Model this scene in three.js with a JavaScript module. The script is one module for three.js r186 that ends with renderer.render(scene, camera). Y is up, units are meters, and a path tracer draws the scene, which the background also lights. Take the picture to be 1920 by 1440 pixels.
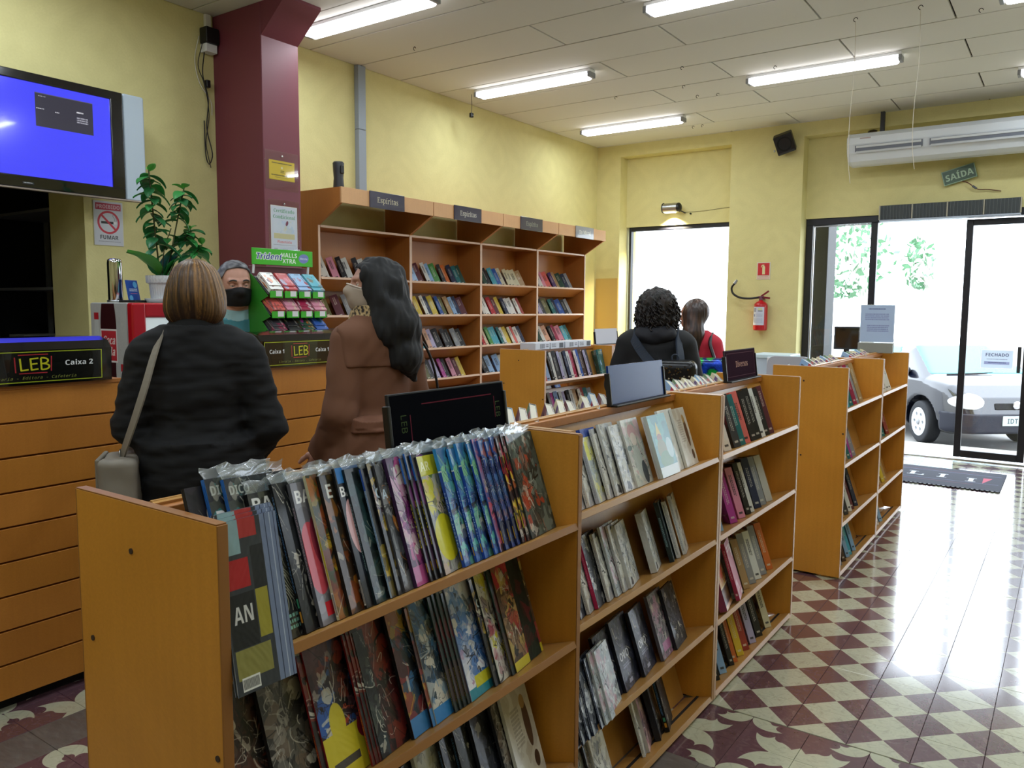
import * as THREE from 'three';
import { RoundedBoxGeometry } from 'three/addons/geometries/RoundedBoxGeometry.js';
import { mergeGeometries, toCreasedNormals } from 'three/addons/utils/BufferGeometryUtils.js';
import { RectAreaLightUniformsLib } from 'three/addons/lights/RectAreaLightUniformsLib.js';
import { ImprovedNoise } from 'three/addons/math/ImprovedNoise.js';

// ---------- camera, sky, exposure, lamps ----------
const scene = new THREE.Scene();
const camera = new THREE.PerspectiveCamera(51.45, 4 / 3, 0.05, 200);
camera.rotation.order = 'YXZ';
camera.position.set(0, 1.5, 0);
camera.rotation.set(THREE.MathUtils.degToRad(-5.52), THREE.MathUtils.degToRad(35.127), THREE.MathUtils.degToRad(0.356));
scene.add(camera);
const renderer = new THREE.WebGLRenderer({ antialias: true });
renderer.toneMapping = THREE.LinearToneMapping;
renderer.toneMappingExposure = 1.17;
renderer.shadowMap.enabled = true;
RectAreaLightUniformsLib.init();
scene.background = new THREE.Color(0.8, 0.9, 1.0);   // white overcast street sky, far brighter than the room
scene.backgroundIntensity = 5.8;
const TUBE_NITS = 33, TUBE_GLOW = 5;

// ---------- small helpers ----------
const R = THREE.MathUtils.degToRad, V = (x, y, z) => new THREE.Vector3(x, y, z);
let seedState = 7;
const rnd = () => { seedState = (seedState + 0x6d2b79f5) | 0; let t = Math.imul(seedState ^ (seedState >>> 15), 1 | seedState); t = (t + Math.imul(t ^ (t >>> 7), 61 | t)) ^ t; return ((t ^ (t >>> 14)) >>> 0) / 4294967296; };
const rr = (a, b) => a + (b - a) * rnd();
const seed = (n) => { seedState = n | 0; };
const noise = new ImprovedNoise(), nz = (x, y, z) => noise.noise(x, y, z);
const used = new Map();
function numbered(name) { const n = used.get(name) ?? 0; used.set(name, n + 1); return n ? name + '_' + String(n).padStart(3, '0') : name; }
function shadow(m) { m.castShadow = true; m.receiveShadow = true; return m; }
function tag(o, label, category, group) { o.userData = { ...o.userData, label, category }; if (group) o.userData.group = group; return o; }
function thing(name, label, category, [x, y, z] = [0, 0, 0], turn = 0, group) {
  const o = new THREE.Group(); o.name = numbered(name); scene.add(o); o.position.set(x, y, z); o.rotation.y = turn;
  return tag(o, label, category, group);
}
function geo(list) { return Array.isArray(list) ? (list.length === 1 ? list[0] : mergeGeometries(list.map((g) => (g.index ? g.toNonIndexed() : g)))) : list; }
function obj(name, g, m, parent = scene) {
  const o = shadow(new THREE.Mesh(geo(g), m)); o.name = parent === scene ? numbered(name) : name; parent.add(o); return o;
}
function struct(name, g, m, parent = scene) { const o = obj(name, g, m, parent); if (parent === scene) o.userData.kind = 'structure'; return o; }
function structGroup(name) { const o = new THREE.Group(); o.name = numbered(name); o.userData.kind = 'structure'; scene.add(o); return o; }
const bx = (w, h, d, x = 0, y = 0, z = 0) => new THREE.BoxGeometry(w, h, d).translate(x, y, z);
const rb = (w, h, d, x = 0, y = 0, z = 0, r = 0.004, s = 1) => new RoundedBoxGeometry(w, h, d, s, Math.min(r, w / 2.01, h / 2.01, d / 2.01)).translate(x, y, z);
const span = (x0, x1, y0, y1, z0, z1) => bx(Math.abs(x1 - x0), Math.abs(y1 - y0), Math.abs(z1 - z0), (x0 + x1) / 2, (y0 + y1) / 2, (z0 + z1) / 2);
const rspan = (x0, x1, y0, y1, z0, z1, r) => rb(Math.abs(x1 - x0), Math.abs(y1 - y0), Math.abs(z1 - z0), (x0 + x1) / 2, (y0 + y1) / 2, (z0 + z1) / 2, r);
const cyl = (r0, r1, h, x = 0, y = 0, z = 0, n = 20) => new THREE.CylinderGeometry(r0, r1, h, n).translate(x, y, z);
const tube = (pts, r, n = 24, m = 6) => new THREE.TubeGeometry(new THREE.CatmullRomCurve3(pts.map((p) => V(...p))), n, r, m);
const lathe = (pts, n = 28) => new THREE.LatheGeometry(pts.map((p) => new THREE.Vector2(p[0], p[1])), n);
function bar(a, b, w, d, extra = 0) {   // a straight bar from a to b, cross-section w by d
  const va = V(...a), vb = V(...b), len = va.distanceTo(vb) + extra, g = new THREE.BoxGeometry(w, len, d);
  g.applyQuaternion(new THREE.Quaternion().setFromUnitVectors(V(0, 1, 0), vb.clone().sub(va).normalize()));
  return g.translate(...va.add(vb).multiplyScalar(0.5).toArray());
}
function prism(points, depth, bevel = 0) {   // outline in x,y pushed along z from 0 to depth
  const s = new THREE.Shape(points.map((p) => new THREE.Vector2(p[0], p[1])));
  return new THREE.ExtrudeGeometry(s, { depth, bevelEnabled: bevel > 0, bevelSize: bevel, bevelThickness: bevel, bevelSegments: 2, curveSegments: 12 });
}
function uvBox(g, s = 1) {   // uv in metres from the dominant face direction
  g = g.index ? g.toNonIndexed() : g; if (!g.attributes.normal) g.computeVertexNormals();
  const p = g.attributes.position, n = g.attributes.normal, uv = new Float32Array(p.count * 2);
  for (let i = 0; i < p.count; i++) {
    const ax = Math.abs(n.getX(i)), ay = Math.abs(n.getY(i)), az = Math.abs(n.getZ(i));
    const [u, v] = ax >= ay && ax >= az ? [p.getZ(i), p.getY(i)] : ay >= az ? [p.getX(i), p.getZ(i)] : [p.getX(i), p.getY(i)];
    uv[i * 2] = u * s; uv[i * 2 + 1] = v * s;
  }
  return g.setAttribute('uv', new THREE.BufferAttribute(uv, 2));
}
// ---------- textures ----------
function canvasTex(w, h, draw, repeat) {
  const c = document.createElement('canvas'); c.width = w; c.height = h; draw(c.getContext('2d'), w, h);
  const t = new THREE.CanvasTexture(c); t.colorSpace = THREE.SRGBColorSpace;
  if (repeat) t.wrapS = t.wrapT = THREE.RepeatWrapping;
  return t;
}
function grainTex(w, h, f, srgb = true) {
  const d = new Uint8Array(w * h * 4);
  for (let y = 0; y < h; y++) for (let x = 0; x < w; x++) { const c = f(x / w, y / h), i = (y * w + x) * 4; d[i] = c[0]; d[i + 1] = c[1]; d[i + 2] = c[2]; d[i + 3] = 255; }
  const t = new THREE.DataTexture(d, w, h); t.magFilter = THREE.LinearFilter; t.wrapS = t.wrapT = THREE.RepeatWrapping; if (srgb) t.colorSpace = THREE.SRGBColorSpace; t.needsUpdate = true; return t;
}
const tileNoise = (u, v, f, s) => {   // seamless noise on the unit square
  const a = u * 2 * Math.PI, b = v * 2 * Math.PI;
  return nz(Math.cos(a) * f + s, Math.sin(a) * f + Math.cos(b) * f * 1.3, Math.sin(b) * f - s);
};
const mat = (color, roughness = 0.6, more = {}) => new THREE.MeshStandardMaterial({ color, roughness, ...more });
const phys = (o) => new THREE.MeshPhysicalMaterial(o);
const glow = (color, k) => new THREE.MeshStandardMaterial({ color: 0x222222, emissive: color, emissiveIntensity: k, roughness: 0.6 });

// ---------- shared materials ----------
const plasterTex = grainTex(512, 512, (u, v) => { const n = tileNoise(u, v, 1.6, 3) * 5 + tileNoise(u, v, 14, 9) * 3 + tileNoise(u, v, 40, 1) * 2; return [216 + n, 207 + n, 147 + n * 0.9]; });
const plasterBump = grainTex(256, 256, (u, v) => { const n = 128 + tileNoise(u, v, 12, 4) * 60 + tileNoise(u, v, 34, 8) * 50; return [n, n, n]; }, false);
const M = {
  wall: new THREE.MeshStandardMaterial({ map: plasterTex, bumpMap: plasterBump, bumpScale: 0.0012, roughness: 0.75 }),
  ceil: mat(0xd6d5ce, 0.85), gap: mat(0x2c2218, 0.9),
  maroon: mat(0x6f303c, 0.5), pipe: mat(0x8f9aa6, 0.45),
  black: mat(0x0d0d10, 0.4), blackGloss: phys({ color: 0x08080b, roughness: 0.12, clearcoat: 1, clearcoatRoughness: 0.05 }),
  frame: mat(0x10111c, 0.4), white: mat(0xe6e8ea, 0.45), offwhite: mat(0xdad8cf, 0.5), grey: mat(0x8d9095, 0.5), darkgrey: mat(0x2b2d31, 0.5),
  chrome: mat(0xd8d8dc, 0.12, { metalness: 1 }), alu: mat(0xb9bcc2, 0.3, { metalness: 1 }), dark: mat(0x0a090b, 0.85),
  edge: mat(0xcba78c, 0.4), edgeUnlit: mat(0x96632e, 0.4), edgeHalfLit: mat(0xb08452, 0.35), paper: mat(0xe7e7df, 0.8), pages: mat(0xd9d4c4, 0.85),  // edge tones: one laminate, window light and its fall-off put into colour
  plinth: mat(0x1c1410, 0.8), red: mat(0xb3121f, 0.3), wire: mat(0x1a1613, 0.6), thread: mat(0xcfc7b8, 0.7), cord: mat(0x3a2b22, 0.6),
  glass: phys({ color: 0xffffff, roughness: 0.02, transmission: 1, thickness: 0, ior: 1.5, specularIntensity: 0.6 }),
  acrylic: phys({ color: 0xffffff, roughness: 0.06, transmission: 1, thickness: 0, ior: 1.5 }),
};
function woodTex(r, g, b, k) {
  return grainTex(512, 512, (u, v) => { const f = tileNoise(u * 1, v, 0.9, 5) * 7 + nz(u * 60, 3, k) * 4 + tileNoise(u, v, 30, k) * 5 + tileNoise(u, v, 70, k + 4) * 4; return [r + f, g + f * 0.8, b + f * 0.5]; });
}
M.wood = new THREE.MeshStandardMaterial({ map: woodTex(206, 142, 50, 2), roughness: 0.42 });
M.woodWarm = new THREE.MeshStandardMaterial({ map: woodTex(176, 112, 52, 6), roughness: 0.45 });
M.board = new THREE.MeshStandardMaterial({ map: woodTex(192, 142, 76, 9), roughness: 0.28 });
// ---------- the setting ----------
const CH = 3.46, WX = -4.95, EX = 2.9, BZ = -8.85, RZ = -9.03, FZ = 3.3;
// floor: concrete base, patterned cement tiles one by one
const tileTex = [0, 1, 2].map((k) => canvasTex(256, 256, (c, w, h) => {
  seed(40 + k);
  c.fillStyle = '#c4c4ab'; c.fillRect(0, 0, w, h);
  c.fillStyle = ['#664750', '#62454e', '#6a4a51'][k];
  c.beginPath(); c.moveTo(0, 0); c.lineTo(128, 128); c.lineTo(0, 256); c.closePath(); c.fill();
  c.beginPath(); c.moveTo(256, 0); c.lineTo(128, 128); c.lineTo(256, 256); c.closePath(); c.fill();
  for (let i = 0; i < 260; i++) { c.globalAlpha = rr(0.02, 0.07); c.fillStyle = rnd() < 0.5 ? '#2a1e1c' : '#efe8cf'; c.beginPath(); c.ellipse(rr(0, 256), rr(0, 256), rr(2, 30), rr(1, 8), rr(0, 3), 0, 7); c.fill(); }
  c.globalAlpha = 1;
}));
function leaf(c, x, y, s, a, flip) {   // one scrolled leaf of the border tiles
  c.save(); c.translate(x, y); c.rotate(a); c.scale(s, flip ? -s : s);
  c.beginPath(); c.moveTo(0, 0); c.bezierCurveTo(24, -52, 86, -56, 128, -4); c.bezierCurveTo(104, -10, 88, 2, 92, 26); c.bezierCurveTo(84, 12, 70, 10, 62, 20); c.bezierCurveTo(40, 26, 14, 18, 0, 0); c.fill(); c.restore();
}
const scrollTex = [0, 1].map((k) => canvasTex(256, 256, (c, w, h) => {
  seed(60 + k);
  c.fillStyle = k ? '#664750' : '#62454e'; c.fillRect(0, 0, w, h);
  c.fillStyle = '#c2c3a9';
  c.beginPath(); c.moveTo(0, 0); c.lineTo(110, 0); c.bezierCurveTo(70, 30, 40, 60, 0, 110); c.fill();
  leaf(c, 6, 20, 1.75, 0.55, false); leaf(c, 256, 250, 1.3, 3.5, true);
  for (let i = 0; i < 200; i++) { c.globalAlpha = rr(0.02, 0.07); c.fillStyle = rnd() < 0.5 ? '#2a1e1c' : '#efe8cf'; c.beginPath(); c.ellipse(rr(0, 256), rr(0, 256), rr(2, 26), rr(1, 7), rr(0, 3), 0, 7); c.fill(); }
  c.globalAlpha = 1;
}));
const wornTex = canvasTex(256, 256, (c) => { seed(81); c.fillStyle = '#6c625b'; c.fillRect(0, 0, 256, 256); for (let i = 0; i < 500; i++) { c.globalAlpha = rr(0.03, 0.12); c.fillStyle = ['#7d8180', '#55372f', '#4a4441', '#8a8078'][i % 4]; c.beginPath(); c.ellipse(rr(0, 256), rr(0, 256), rr(4, 40), rr(2, 10), rr(-0.4, 0.4), 0, 7); c.fill(); } c.globalAlpha = 1; });
const floorGloss = { roughness: 0.19, ior: 1.55, clearcoat: 0.9, clearcoatRoughness: 0.1 };
const tileMat = tileTex.map((map) => phys({ map, ...floorGloss })), scrollMat = scrollTex.map((map) => phys({ map, ...floorGloss })), wornMat = phys({ map: wornTex, roughness: 0.45 });
const floor = structGroup('floor');
obj('concrete_base', span(WX - 0.5, EX, -0.16, -0.0125, FZ, -9.3), mat(0x4d4640, 0.8), floor);
const T = 0.2;
function tileGeo(flipX, flipZ) {   // a tile with chamfered rim, top at y = 0
  const a = T / 2 - 0.0006, b = a - 0.0007, p = [], uv = [], q = (w, x, y, z) => { for (const s of [w, x, y, w, y, z]) { p.push(...s); uv.push((flipX ? -1 : 1) * s[0] / T + 0.5, (flipZ ? -1 : 1) * s[2] / T + 0.5); } };
  const top = [[-b, 0, b], [b, 0, b], [b, 0, -b], [-b, 0, -b]], rim = [[-a, -0.0012, a], [a, -0.0012, a], [a, -0.0012, -a], [-a, -0.0012, -a]], low = rim.map((s) => [s[0], -0.012, s[2]]);
  q(...top); for (let i = 0; i < 4; i++) { const j = (i + 1) % 4; q(rim[i], rim[j], top[j], top[i]); q(low[i], low[j], rim[j], rim[i]); }
  const g = new THREE.BufferGeometry(); g.setAttribute('position', new THREE.Float32BufferAttribute(p, 3)); g.setAttribute('uv', new THREE.Float32BufferAttribute(uv, 2)); g.computeVertexNormals(); return g;
}
const tg = [tileGeo(false, false), tileGeo(true, false), tileGeo(false, true), tileGeo(true, true)];
const rest = [[], [], [], [], [], []];   // tiles out of sight or too small: instanced
seed(5);
function putTile(x, z, kind, g, near) {
  const m = kind === 0 ? tileMat[(rnd() * 3) | 0] : kind === 1 ? scrollMat[(rnd() * 2) | 0] : wornMat, y = rr(-0.0004, 0.0004);
  if (near) { const o = obj('tile', tg[g], m, floor); o.position.set(x, y, z); o.rotation.set(rr(-0.002, 0.002), 0, rr(-0.002, 0.002)); }
  else (rest[kind === 0 ? 0 : kind === 1 ? 1 + g : 5]).push([x, y, z]);
}
for (let i = 0; i < 31; i++) for (let j = 0; j < 40; j++) {   // checker field beyond the border
  const z = -2.92 - i * T, x = EX - 0.1 - 0.06 - j * T;
  if (x < WX + 0.05) continue;
  putTile(x, z, 0, 0, x > -1.2 && x < 0.05 + (i < 8 ? 0.1 : 0) && !(x < -1 && z > -3.9) );
}
for (let r = 0; r < 2; r++) for (let j = 0; j < 40; j++) {   // scrolled border across the aisle
  const x = EX - 0.1 - 0.18 - j * T; if (x < WX + 0.05) continue;
  putTile(x, -2.715 + r * T, 1, (j % 2) + (r ? 2 : 0), x > -1.25 && x < 0.1);
}
for (let i = 0; i < 29; i++) for (let j = 0; j < 40; j++) {   // near half of the room: worn tiles, scrolled runs beside the counter
  const z = -2.32 + i * T + 0.005, x = WX + 0.12 + j * T; if (z > FZ - 0.1 || x > EX - 0.05) continue;
  const k = Math.round((x - WX - 0.12) / T), scroll = k === 8 || k === 9 || k === 11 || k === 12;
  putTile(x, z, scroll ? 1 : 2, (k % 2) + (i % 2) * 2, x < -2.3 && x > -3.2 && z > -1.9 && z < -0.7);
}
rest.forEach((list, k) => {
  if (!list.length) return;
  const im = new THREE.InstancedMesh(tg[k >= 1 && k <= 4 ? k - 1 : 0], k === 0 ? tileMat[0] : k === 5 ? wornMat : scrollMat[0], list.length), m4 = new THREE.Matrix4();
  list.forEach((p, i) => im.setMatrixAt(i, m4.makeTranslation(...p))); im.name = k === 0 ? 'checker_tiles' : k === 5 ? 'worn_tiles' : 'border_tiles'; im.userData.kind = 'stuff'; im.receiveShadow = true; floor.add(im);
});

// ceiling: slab and long painted boards with open joints
const ceiling = structGroup('ceiling');
obj('slab', span(WX - 0.5, EX + 0.2, CH + 0.02, CH + 0.25, FZ + 0.2, -9.3), M.gap, ceiling);
seed(11);
for (let i = -1; i < 26; i++) {   // board rows run along x, 0.5 m wide
  const z1 = -8.82 + (i + 1) * 0.503, z0 = z1 - 0.503, odd = (i + 40) % 2;
  const cuts = odd ? [WX, -3.25, -0.78, 1.7, EX] : [WX, -2.505, -1.535, 0.9, EX];
  if (z0 > FZ) continue;
  for (let j = 0; j + 1 < cuts.length; j++) {
    const b = obj('ceiling_board', rspan(cuts[j] + 0.006, cuts[j + 1] - 0.006, CH, CH + 0.018, Math.max(z0, BZ - 0.2) + 0.005, Math.min(z1, FZ) - 0.005, 0.003), M.ceil, ceiling);
    b.rotation.set(0, 0, 0); b.position.y = rr(-0.0015, 0.0015);
  }
}
seed(12);
for (let i = 0; i < 14; i++) { const h = obj('hook', new THREE.TorusGeometry(0.012, 0.0025, 5, 10, 4.6).rotateX(rr(-0.4, 0.4)).translate(rr(-4.4, 1.5), CH - 0.014, rr(-8.4, -4.4)), M.wire, ceiling); h.castShadow = true; }

// left wall with the doorway to the stock room
const D0 = -0.7, D1 = -2.517, DH = 2.42, WT = 0.43;
const wallL = structGroup('wall_left');
const wl = (g, name = 'wall_section') => obj(name, uvBox(g), M.wall, wallL);
wl(span(WX - WT, WX, 0, CH + 0.02, D1, -9.3)); wl(span(WX - WT, WX, DH, CH + 0.02, D0, D1)); wl(span(WX - WT, WX, 0, CH + 0.02, FZ + 0.2, D0));
// the stock room behind it
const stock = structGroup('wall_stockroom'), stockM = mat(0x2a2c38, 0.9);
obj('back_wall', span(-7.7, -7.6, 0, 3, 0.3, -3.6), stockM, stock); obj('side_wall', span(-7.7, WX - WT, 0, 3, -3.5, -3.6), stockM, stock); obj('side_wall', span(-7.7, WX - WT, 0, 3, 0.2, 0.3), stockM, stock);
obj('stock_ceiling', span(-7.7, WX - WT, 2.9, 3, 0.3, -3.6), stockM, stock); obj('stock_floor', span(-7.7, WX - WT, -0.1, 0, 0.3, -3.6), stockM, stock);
// maroon column with flared head
const column = structGroup('column');
obj('shaft', rspan(WX, -4.436, 0, CH, -3.443, -3.75, 0.006), M.maroon, column);
obj('flared_head', prism([[WX, 3.25], [-4.436, 3.25], [-4.2, 3.44], [-4.2, CH + 0.005], [WX, CH + 0.005]], 0.3).translate(0, 0, -3.747), M.maroon, column);

// back wall: piers, beam and recesses
const wallB = structGroup('wall_back'), wb = (x0, x1, y0, y1, z0, z1, n = 'wall_section') => obj(n, uvBox(span(x0, x1, y0, y1, z0, z1)), M.wall, wallB);
const W0 = -4.57, W1 = -3.25, P1 = -2.46, DX1 = 0.62;
wb(WX - 0.43, W0 - 0.06, 0, CH, BZ, -9.3, 'pier'); wb(W1, P1, 0, CH, BZ, -9.3, 'pier'); wb(DX1, 0.95, 0, CH, BZ, -9.3, 'pier'); wb(2.4, EX + 0.2, 0, CH, BZ, -9.3, 'pier'); wb(0.95, 2.4, 3.32, CH, BZ, -9.3, 'beam'); wb(0.95, 2.4, 2.49, 3.32, RZ, -9.3, 'panel_wall'); wb(0.95, 2.4, 0, 0.62, RZ, -9.3, 'panel_wall');
wb(W0 - 0.06, W1, 3.32, CH, BZ, -9.3, 'beam'); wb(P1, DX1, 3.32, CH, BZ, -9.3, 'beam');
wb(W0 - 0.06, W1, 2.49, 3.32, RZ, -9.3, 'panel_wall'); wb(P1, DX1, 2.47, 3.32, RZ, -9.3, 'panel_wall'); wb(W0 - 0.06, W1, 0, 0.62, RZ, -9.3, 'panel_wall');
obj('dado_board', rspan(WX, -4.64, 0, 1.86, BZ + 0.004, BZ - 0.001, 0.001), mat(0xcbab62, 0.6), wallB);
const wallR = structGroup('wall_right'); obj('wall_section', uvBox(span(EX, EX + 0.2, 0, CH + 0.02, FZ + 0.2, -9.3)), M.wall, wallR);
const wallF = structGroup('wall_front'); obj('wall_section', uvBox(span(WX - 0.43, EX + 0.2, 0, CH + 0.02, FZ, FZ + 0.2)), M.wall, wallF);

// shop window and glazed entrance
const win = structGroup('window_1');
for (const [n, a] of [['frame', [W0 - 0.03, W0, 0.62, 2.49, RZ - 0.02, RZ - 0.09]], ['frame', [W1 - 0.02, W1, 0.62, 2.49, RZ - 0.02, RZ - 0.09]], ['frame', [W0, W1, 2.44, 2.49, RZ - 0.02, RZ - 0.09]], ['frame', [W0, W1, 0.62, 0.68, RZ - 0.02, RZ - 0.09]]]) obj(n, rspan(...a, 0.004), M.frame, win);
obj('window_sill', rspan(W0 - 0.06, W1, 0.6, 0.64, RZ + 0.12, RZ, 0.006), M.wall, win);
obj('pane', span(W0, W1, 0.68, 2.44, RZ - 0.052, RZ - 0.056), M.glass, win);
const win2 = structGroup('window_2');
for (const a of [[0.95, 1, 0.62, 2.49], [2.35, 2.4, 0.62, 2.49], [1, 2.35, 2.44, 2.49], [1, 2.35, 0.62, 0.68]]) obj('frame', rspan(...a, RZ - 0.02, RZ - 0.09, 0.004), M.frame, win2);
obj('pane', span(1, 2.35, 0.68, 2.44, RZ - 0.052, RZ - 0.056), M.glass, win2);
const ent = structGroup('door_1'), EZ = RZ - 0.02, en = (n, a, m = M.frame) => obj(n, rspan(...a, 0.004), m, ent);
en('frame', [P1 + 0.005, DX1, 2.40, 2.5, EZ, EZ - 0.1]); en('frame', [P1 + 0.005, P1 + 0.075, 0, 2.40, EZ, EZ - 0.1]); en('frame', [DX1 - 0.07, DX1, 0, 2.40, EZ, EZ - 0.1]);
en('frame', [P1 + 0.075, -1.75, 0, 0.1, EZ - 0.01, EZ - 0.07]); en('glazing_bead', [P1 + 0.08, P1 + 0.095, 0.1, 2.39, EZ + 0.004, EZ - 0.02], M.alu); en('glazing_bead', [P1 + 0.08, -1.8, 2.378, 2.39, EZ + 0.004, EZ - 0.02], M.alu);
en('stile', [-1.8, -1.735, 0, 2.40, EZ - 0.01, EZ - 0.07]);
obj('pane', span(P1 + 0.075, -1.8, 0.1, 2.40, EZ - 0.04, EZ - 0.044), M.glass, ent);
// sliding leaf standing half open at the right
const leafG = structGroup('door_2'), lf = (n, a, m = M.frame) => obj(n, rspan(...a, 0.004), m, leafG), LZ = EZ + 0.01;
lf('stile', [-0.925, -0.865, 0.03, 2.38, LZ, LZ - 0.05]); lf('stile', [-0.385, -0.325, 0.03, 2.38, LZ, LZ - 0.05]); lf('rail', [-0.865, -0.385, 0.03, 0.1, LZ, LZ - 0.05]); lf('rail', [-0.865, -0.385, 2.32, 2.38, LZ, LZ - 0.05]);
obj('pane', span(-0.865, -0.385, 0.1, 2.32, LZ - 0.022, LZ - 0.026), M.glass, leafG);
lf('door_handle', [-0.43, -0.4, 0.9, 1.15, LZ + 0.045, LZ + 0.02], M.darkgrey); lf('handle_post', [-0.42, -0.41, 0.92, 0.94, LZ + 0.03, LZ], M.darkgrey); lf('handle_post', [-0.42, -0.41, 1.11, 1.13, LZ + 0.03, LZ], M.darkgrey);
en('stile', [-0.32, -0.25, 0, 2.40, EZ - 0.01, EZ - 0.07]); en('frame', [-0.25, DX1 - 0.07, 0, 0.1, EZ - 0.01, EZ - 0.07]);
obj('pane', span(-0.25, DX1 - 0.07, 0.1, 2.4, EZ - 0.04, EZ - 0.044), M.glass, ent);
en('threshold', [P1, DX1, -0.02, 0.012, EZ + 0.02, EZ - 0.13], M.alu);

// ceiling lamps: white trays with two tubes each
const lampSpots = [[-3.98, -3.95], [-3.98, -5.93], [-3.98, -7.83], [-1.8, -4.9], [-1.8, -6.87], [0.1, -5.93], [0.1, -7.84], [-3.98, -1.97], [-3.98, 0.0], [-1.8, -2.93], [-1.8, -0.95], [-1.8, 1.0], [0.3, -3.95], [0.3, -1.97], [0.3, 0.5]];
const lampWords = ['tray lamp beside the maroon column head', 'tray lamp above the second bay of the wall bookcase', 'tray lamp in the far left ceiling corner by the window wall', 'tray lamp at the top edge, between two board joints', 'tray lamp with dangling threads before it', 'tray lamp cut off by the top right corner of the view', 'tray lamp whose tip shows beside the air conditioner'];
const tubeGlow = glow(0xfdfcff, TUBE_GLOW);
lampSpots.forEach(([x, z], i) => {
  const t = thing('ceiling_lamp', lampWords[i] ? 'white twin tube ' + lampWords[i] : 'white twin tube tray lamp behind the viewer', 'lamp', [x, 3.4, z], 0, lampWords[i] ? undefined : 'ceiling lamps out of view');
  obj('tray', rspan(-0.6, 0.6, 0.034, 0.058, -0.045, 0.045, 0.004), M.white, t);
  for (const s of [-1, 1]) { obj('tube', new THREE.CapsuleGeometry(0.024, 1.1, 4, 14).rotateZ(Math.PI / 2).translate(0, 0.006, s * 0.034), tubeGlow, t); obj('end_cap', rspan(s * 0.578, s * 0.602, -0.008, 0.034, -0.05, 0.05, 0.003), M.grey, t); }
  const l = new THREE.RectAreaLight(new THREE.Color(0.82, 0.93, 1.0), TUBE_NITS, 1.16, 0.1); l.position.set(x, 3.378, z); l.rotation.x = -Math.PI / 2; l.name = 'tube_light'; scene.add(l);
});
// ---------- books ----------
const PAL = { white: '#dfdfda', cream: '#d8cfae', grey: '#8f9296', black: '#16151a', charcoal: '#34343a', navy: '#1c2748', blue: '#2c57a8', 'sky blue': '#8fb4dc', cyan: '#4fa9bd', teal: '#1f6a6c', 'dark green': '#1d4534', green: '#4f9446', olive: '#6b6a3c', yellow: '#d8bc34', tan: '#b08e62', orange: '#cf6a2a', brown: '#4e3426', 'brick red': '#9c3a30', red: '#b9252e', crimson: '#a32049', maroon: '#5a1f2c', magenta: '#b03690', pink: '#d98fa6', coral: '#de6a62', peach: '#dba98c', lilac: '#b3aecf', purple: '#553a78' };
const coat = { roughness: 0.4, clearcoat: 0.25, clearcoatRoughness: 0.15 };
const crinkle = grainTex(128, 128, (u, v) => { const n = 128 + (1 - Math.abs(tileNoise(u, v, 1.3, 2))) * 70 - 60 + tileNoise(u, v, 3.1, 7) * 50; return [n, n, n]; }, false);
function art(c, x, y, w, h, cols, n, k) {   // loose printed artwork
  c.save(); c.beginPath(); c.rect(x, y, w, h); c.clip();
  for (let i = 0; i < n; i++) {
    c.globalAlpha = rr(0.35, 0.95); c.fillStyle = cols[(rnd() * cols.length) | 0];
    const cx = x + rr(0, w), cy = y + rr(0, h), s = rr(0.05, 0.26) * w * (k ?? 1);
    c.beginPath(); c.moveTo(cx + s, cy);
    for (let a = 1; a < 9; a++) { const q = s * rr(0.35, 1.2), t = a / 9 * 6.283; c.quadraticCurveTo(cx + Math.cos(t - 0.35) * q * 1.2, cy + Math.sin(t - 0.35) * q * 1.5, cx + Math.cos(t) * q, cy + Math.sin(t) * q * 1.3); }
    c.fill();
  }
  c.globalAlpha = 1; c.restore();
}
function penwork(c, x, y, w, h, cols) {   // brush and pen strokes over the artwork
  c.save(); c.beginPath(); c.rect(x, y, w, h); c.clip(); c.lineCap = 'round';
  const focus = [x + w * rr(0.2, 0.6), y + h * rr(0.35, 0.7)];
  for (let i = 0; i < 110; i++) {
    const a = rr(0, 6.283), r = rr(10, h * 0.5), px = focus[0] + Math.cos(a) * r * 0.5, py = focus[1] + Math.sin(a) * r;
    c.globalAlpha = rr(0.3, 0.9); c.strokeStyle = i % 3 ? (i % 2 ? '#0a0a0e' : cols[(rnd() * cols.length) | 0]) : '#cfcabd'; c.lineWidth = rr(0.8, i % 5 ? 3 : 9);
    c.beginPath(); c.moveTo(px, py); c.quadraticCurveTo(px + rr(-20, 20), py + rr(-40, 40), px + rr(-34, 34) + Math.cos(a) * 20, py + rr(-30, 30) + Math.sin(a) * 40); c.stroke();
  }
  c.restore(); c.globalAlpha = 1;
}
function lines(c, x, y, w, h, n, col, vertical) {   // print too small to read
  c.fillStyle = col;
  for (let i = 0; i < n; i++) { let p = 0; const L = vertical ? h : w; while (p < L) { const q = rr(2, 9); if (vertical) c.fillRect(x + i * w / n, y + p, w / n * 0.6, q); else c.fillRect(x + p, y + i * h / n, q, h / n * 0.6); p += q + rr(1, 3); } }
}
const bookMats = new Map();
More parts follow.
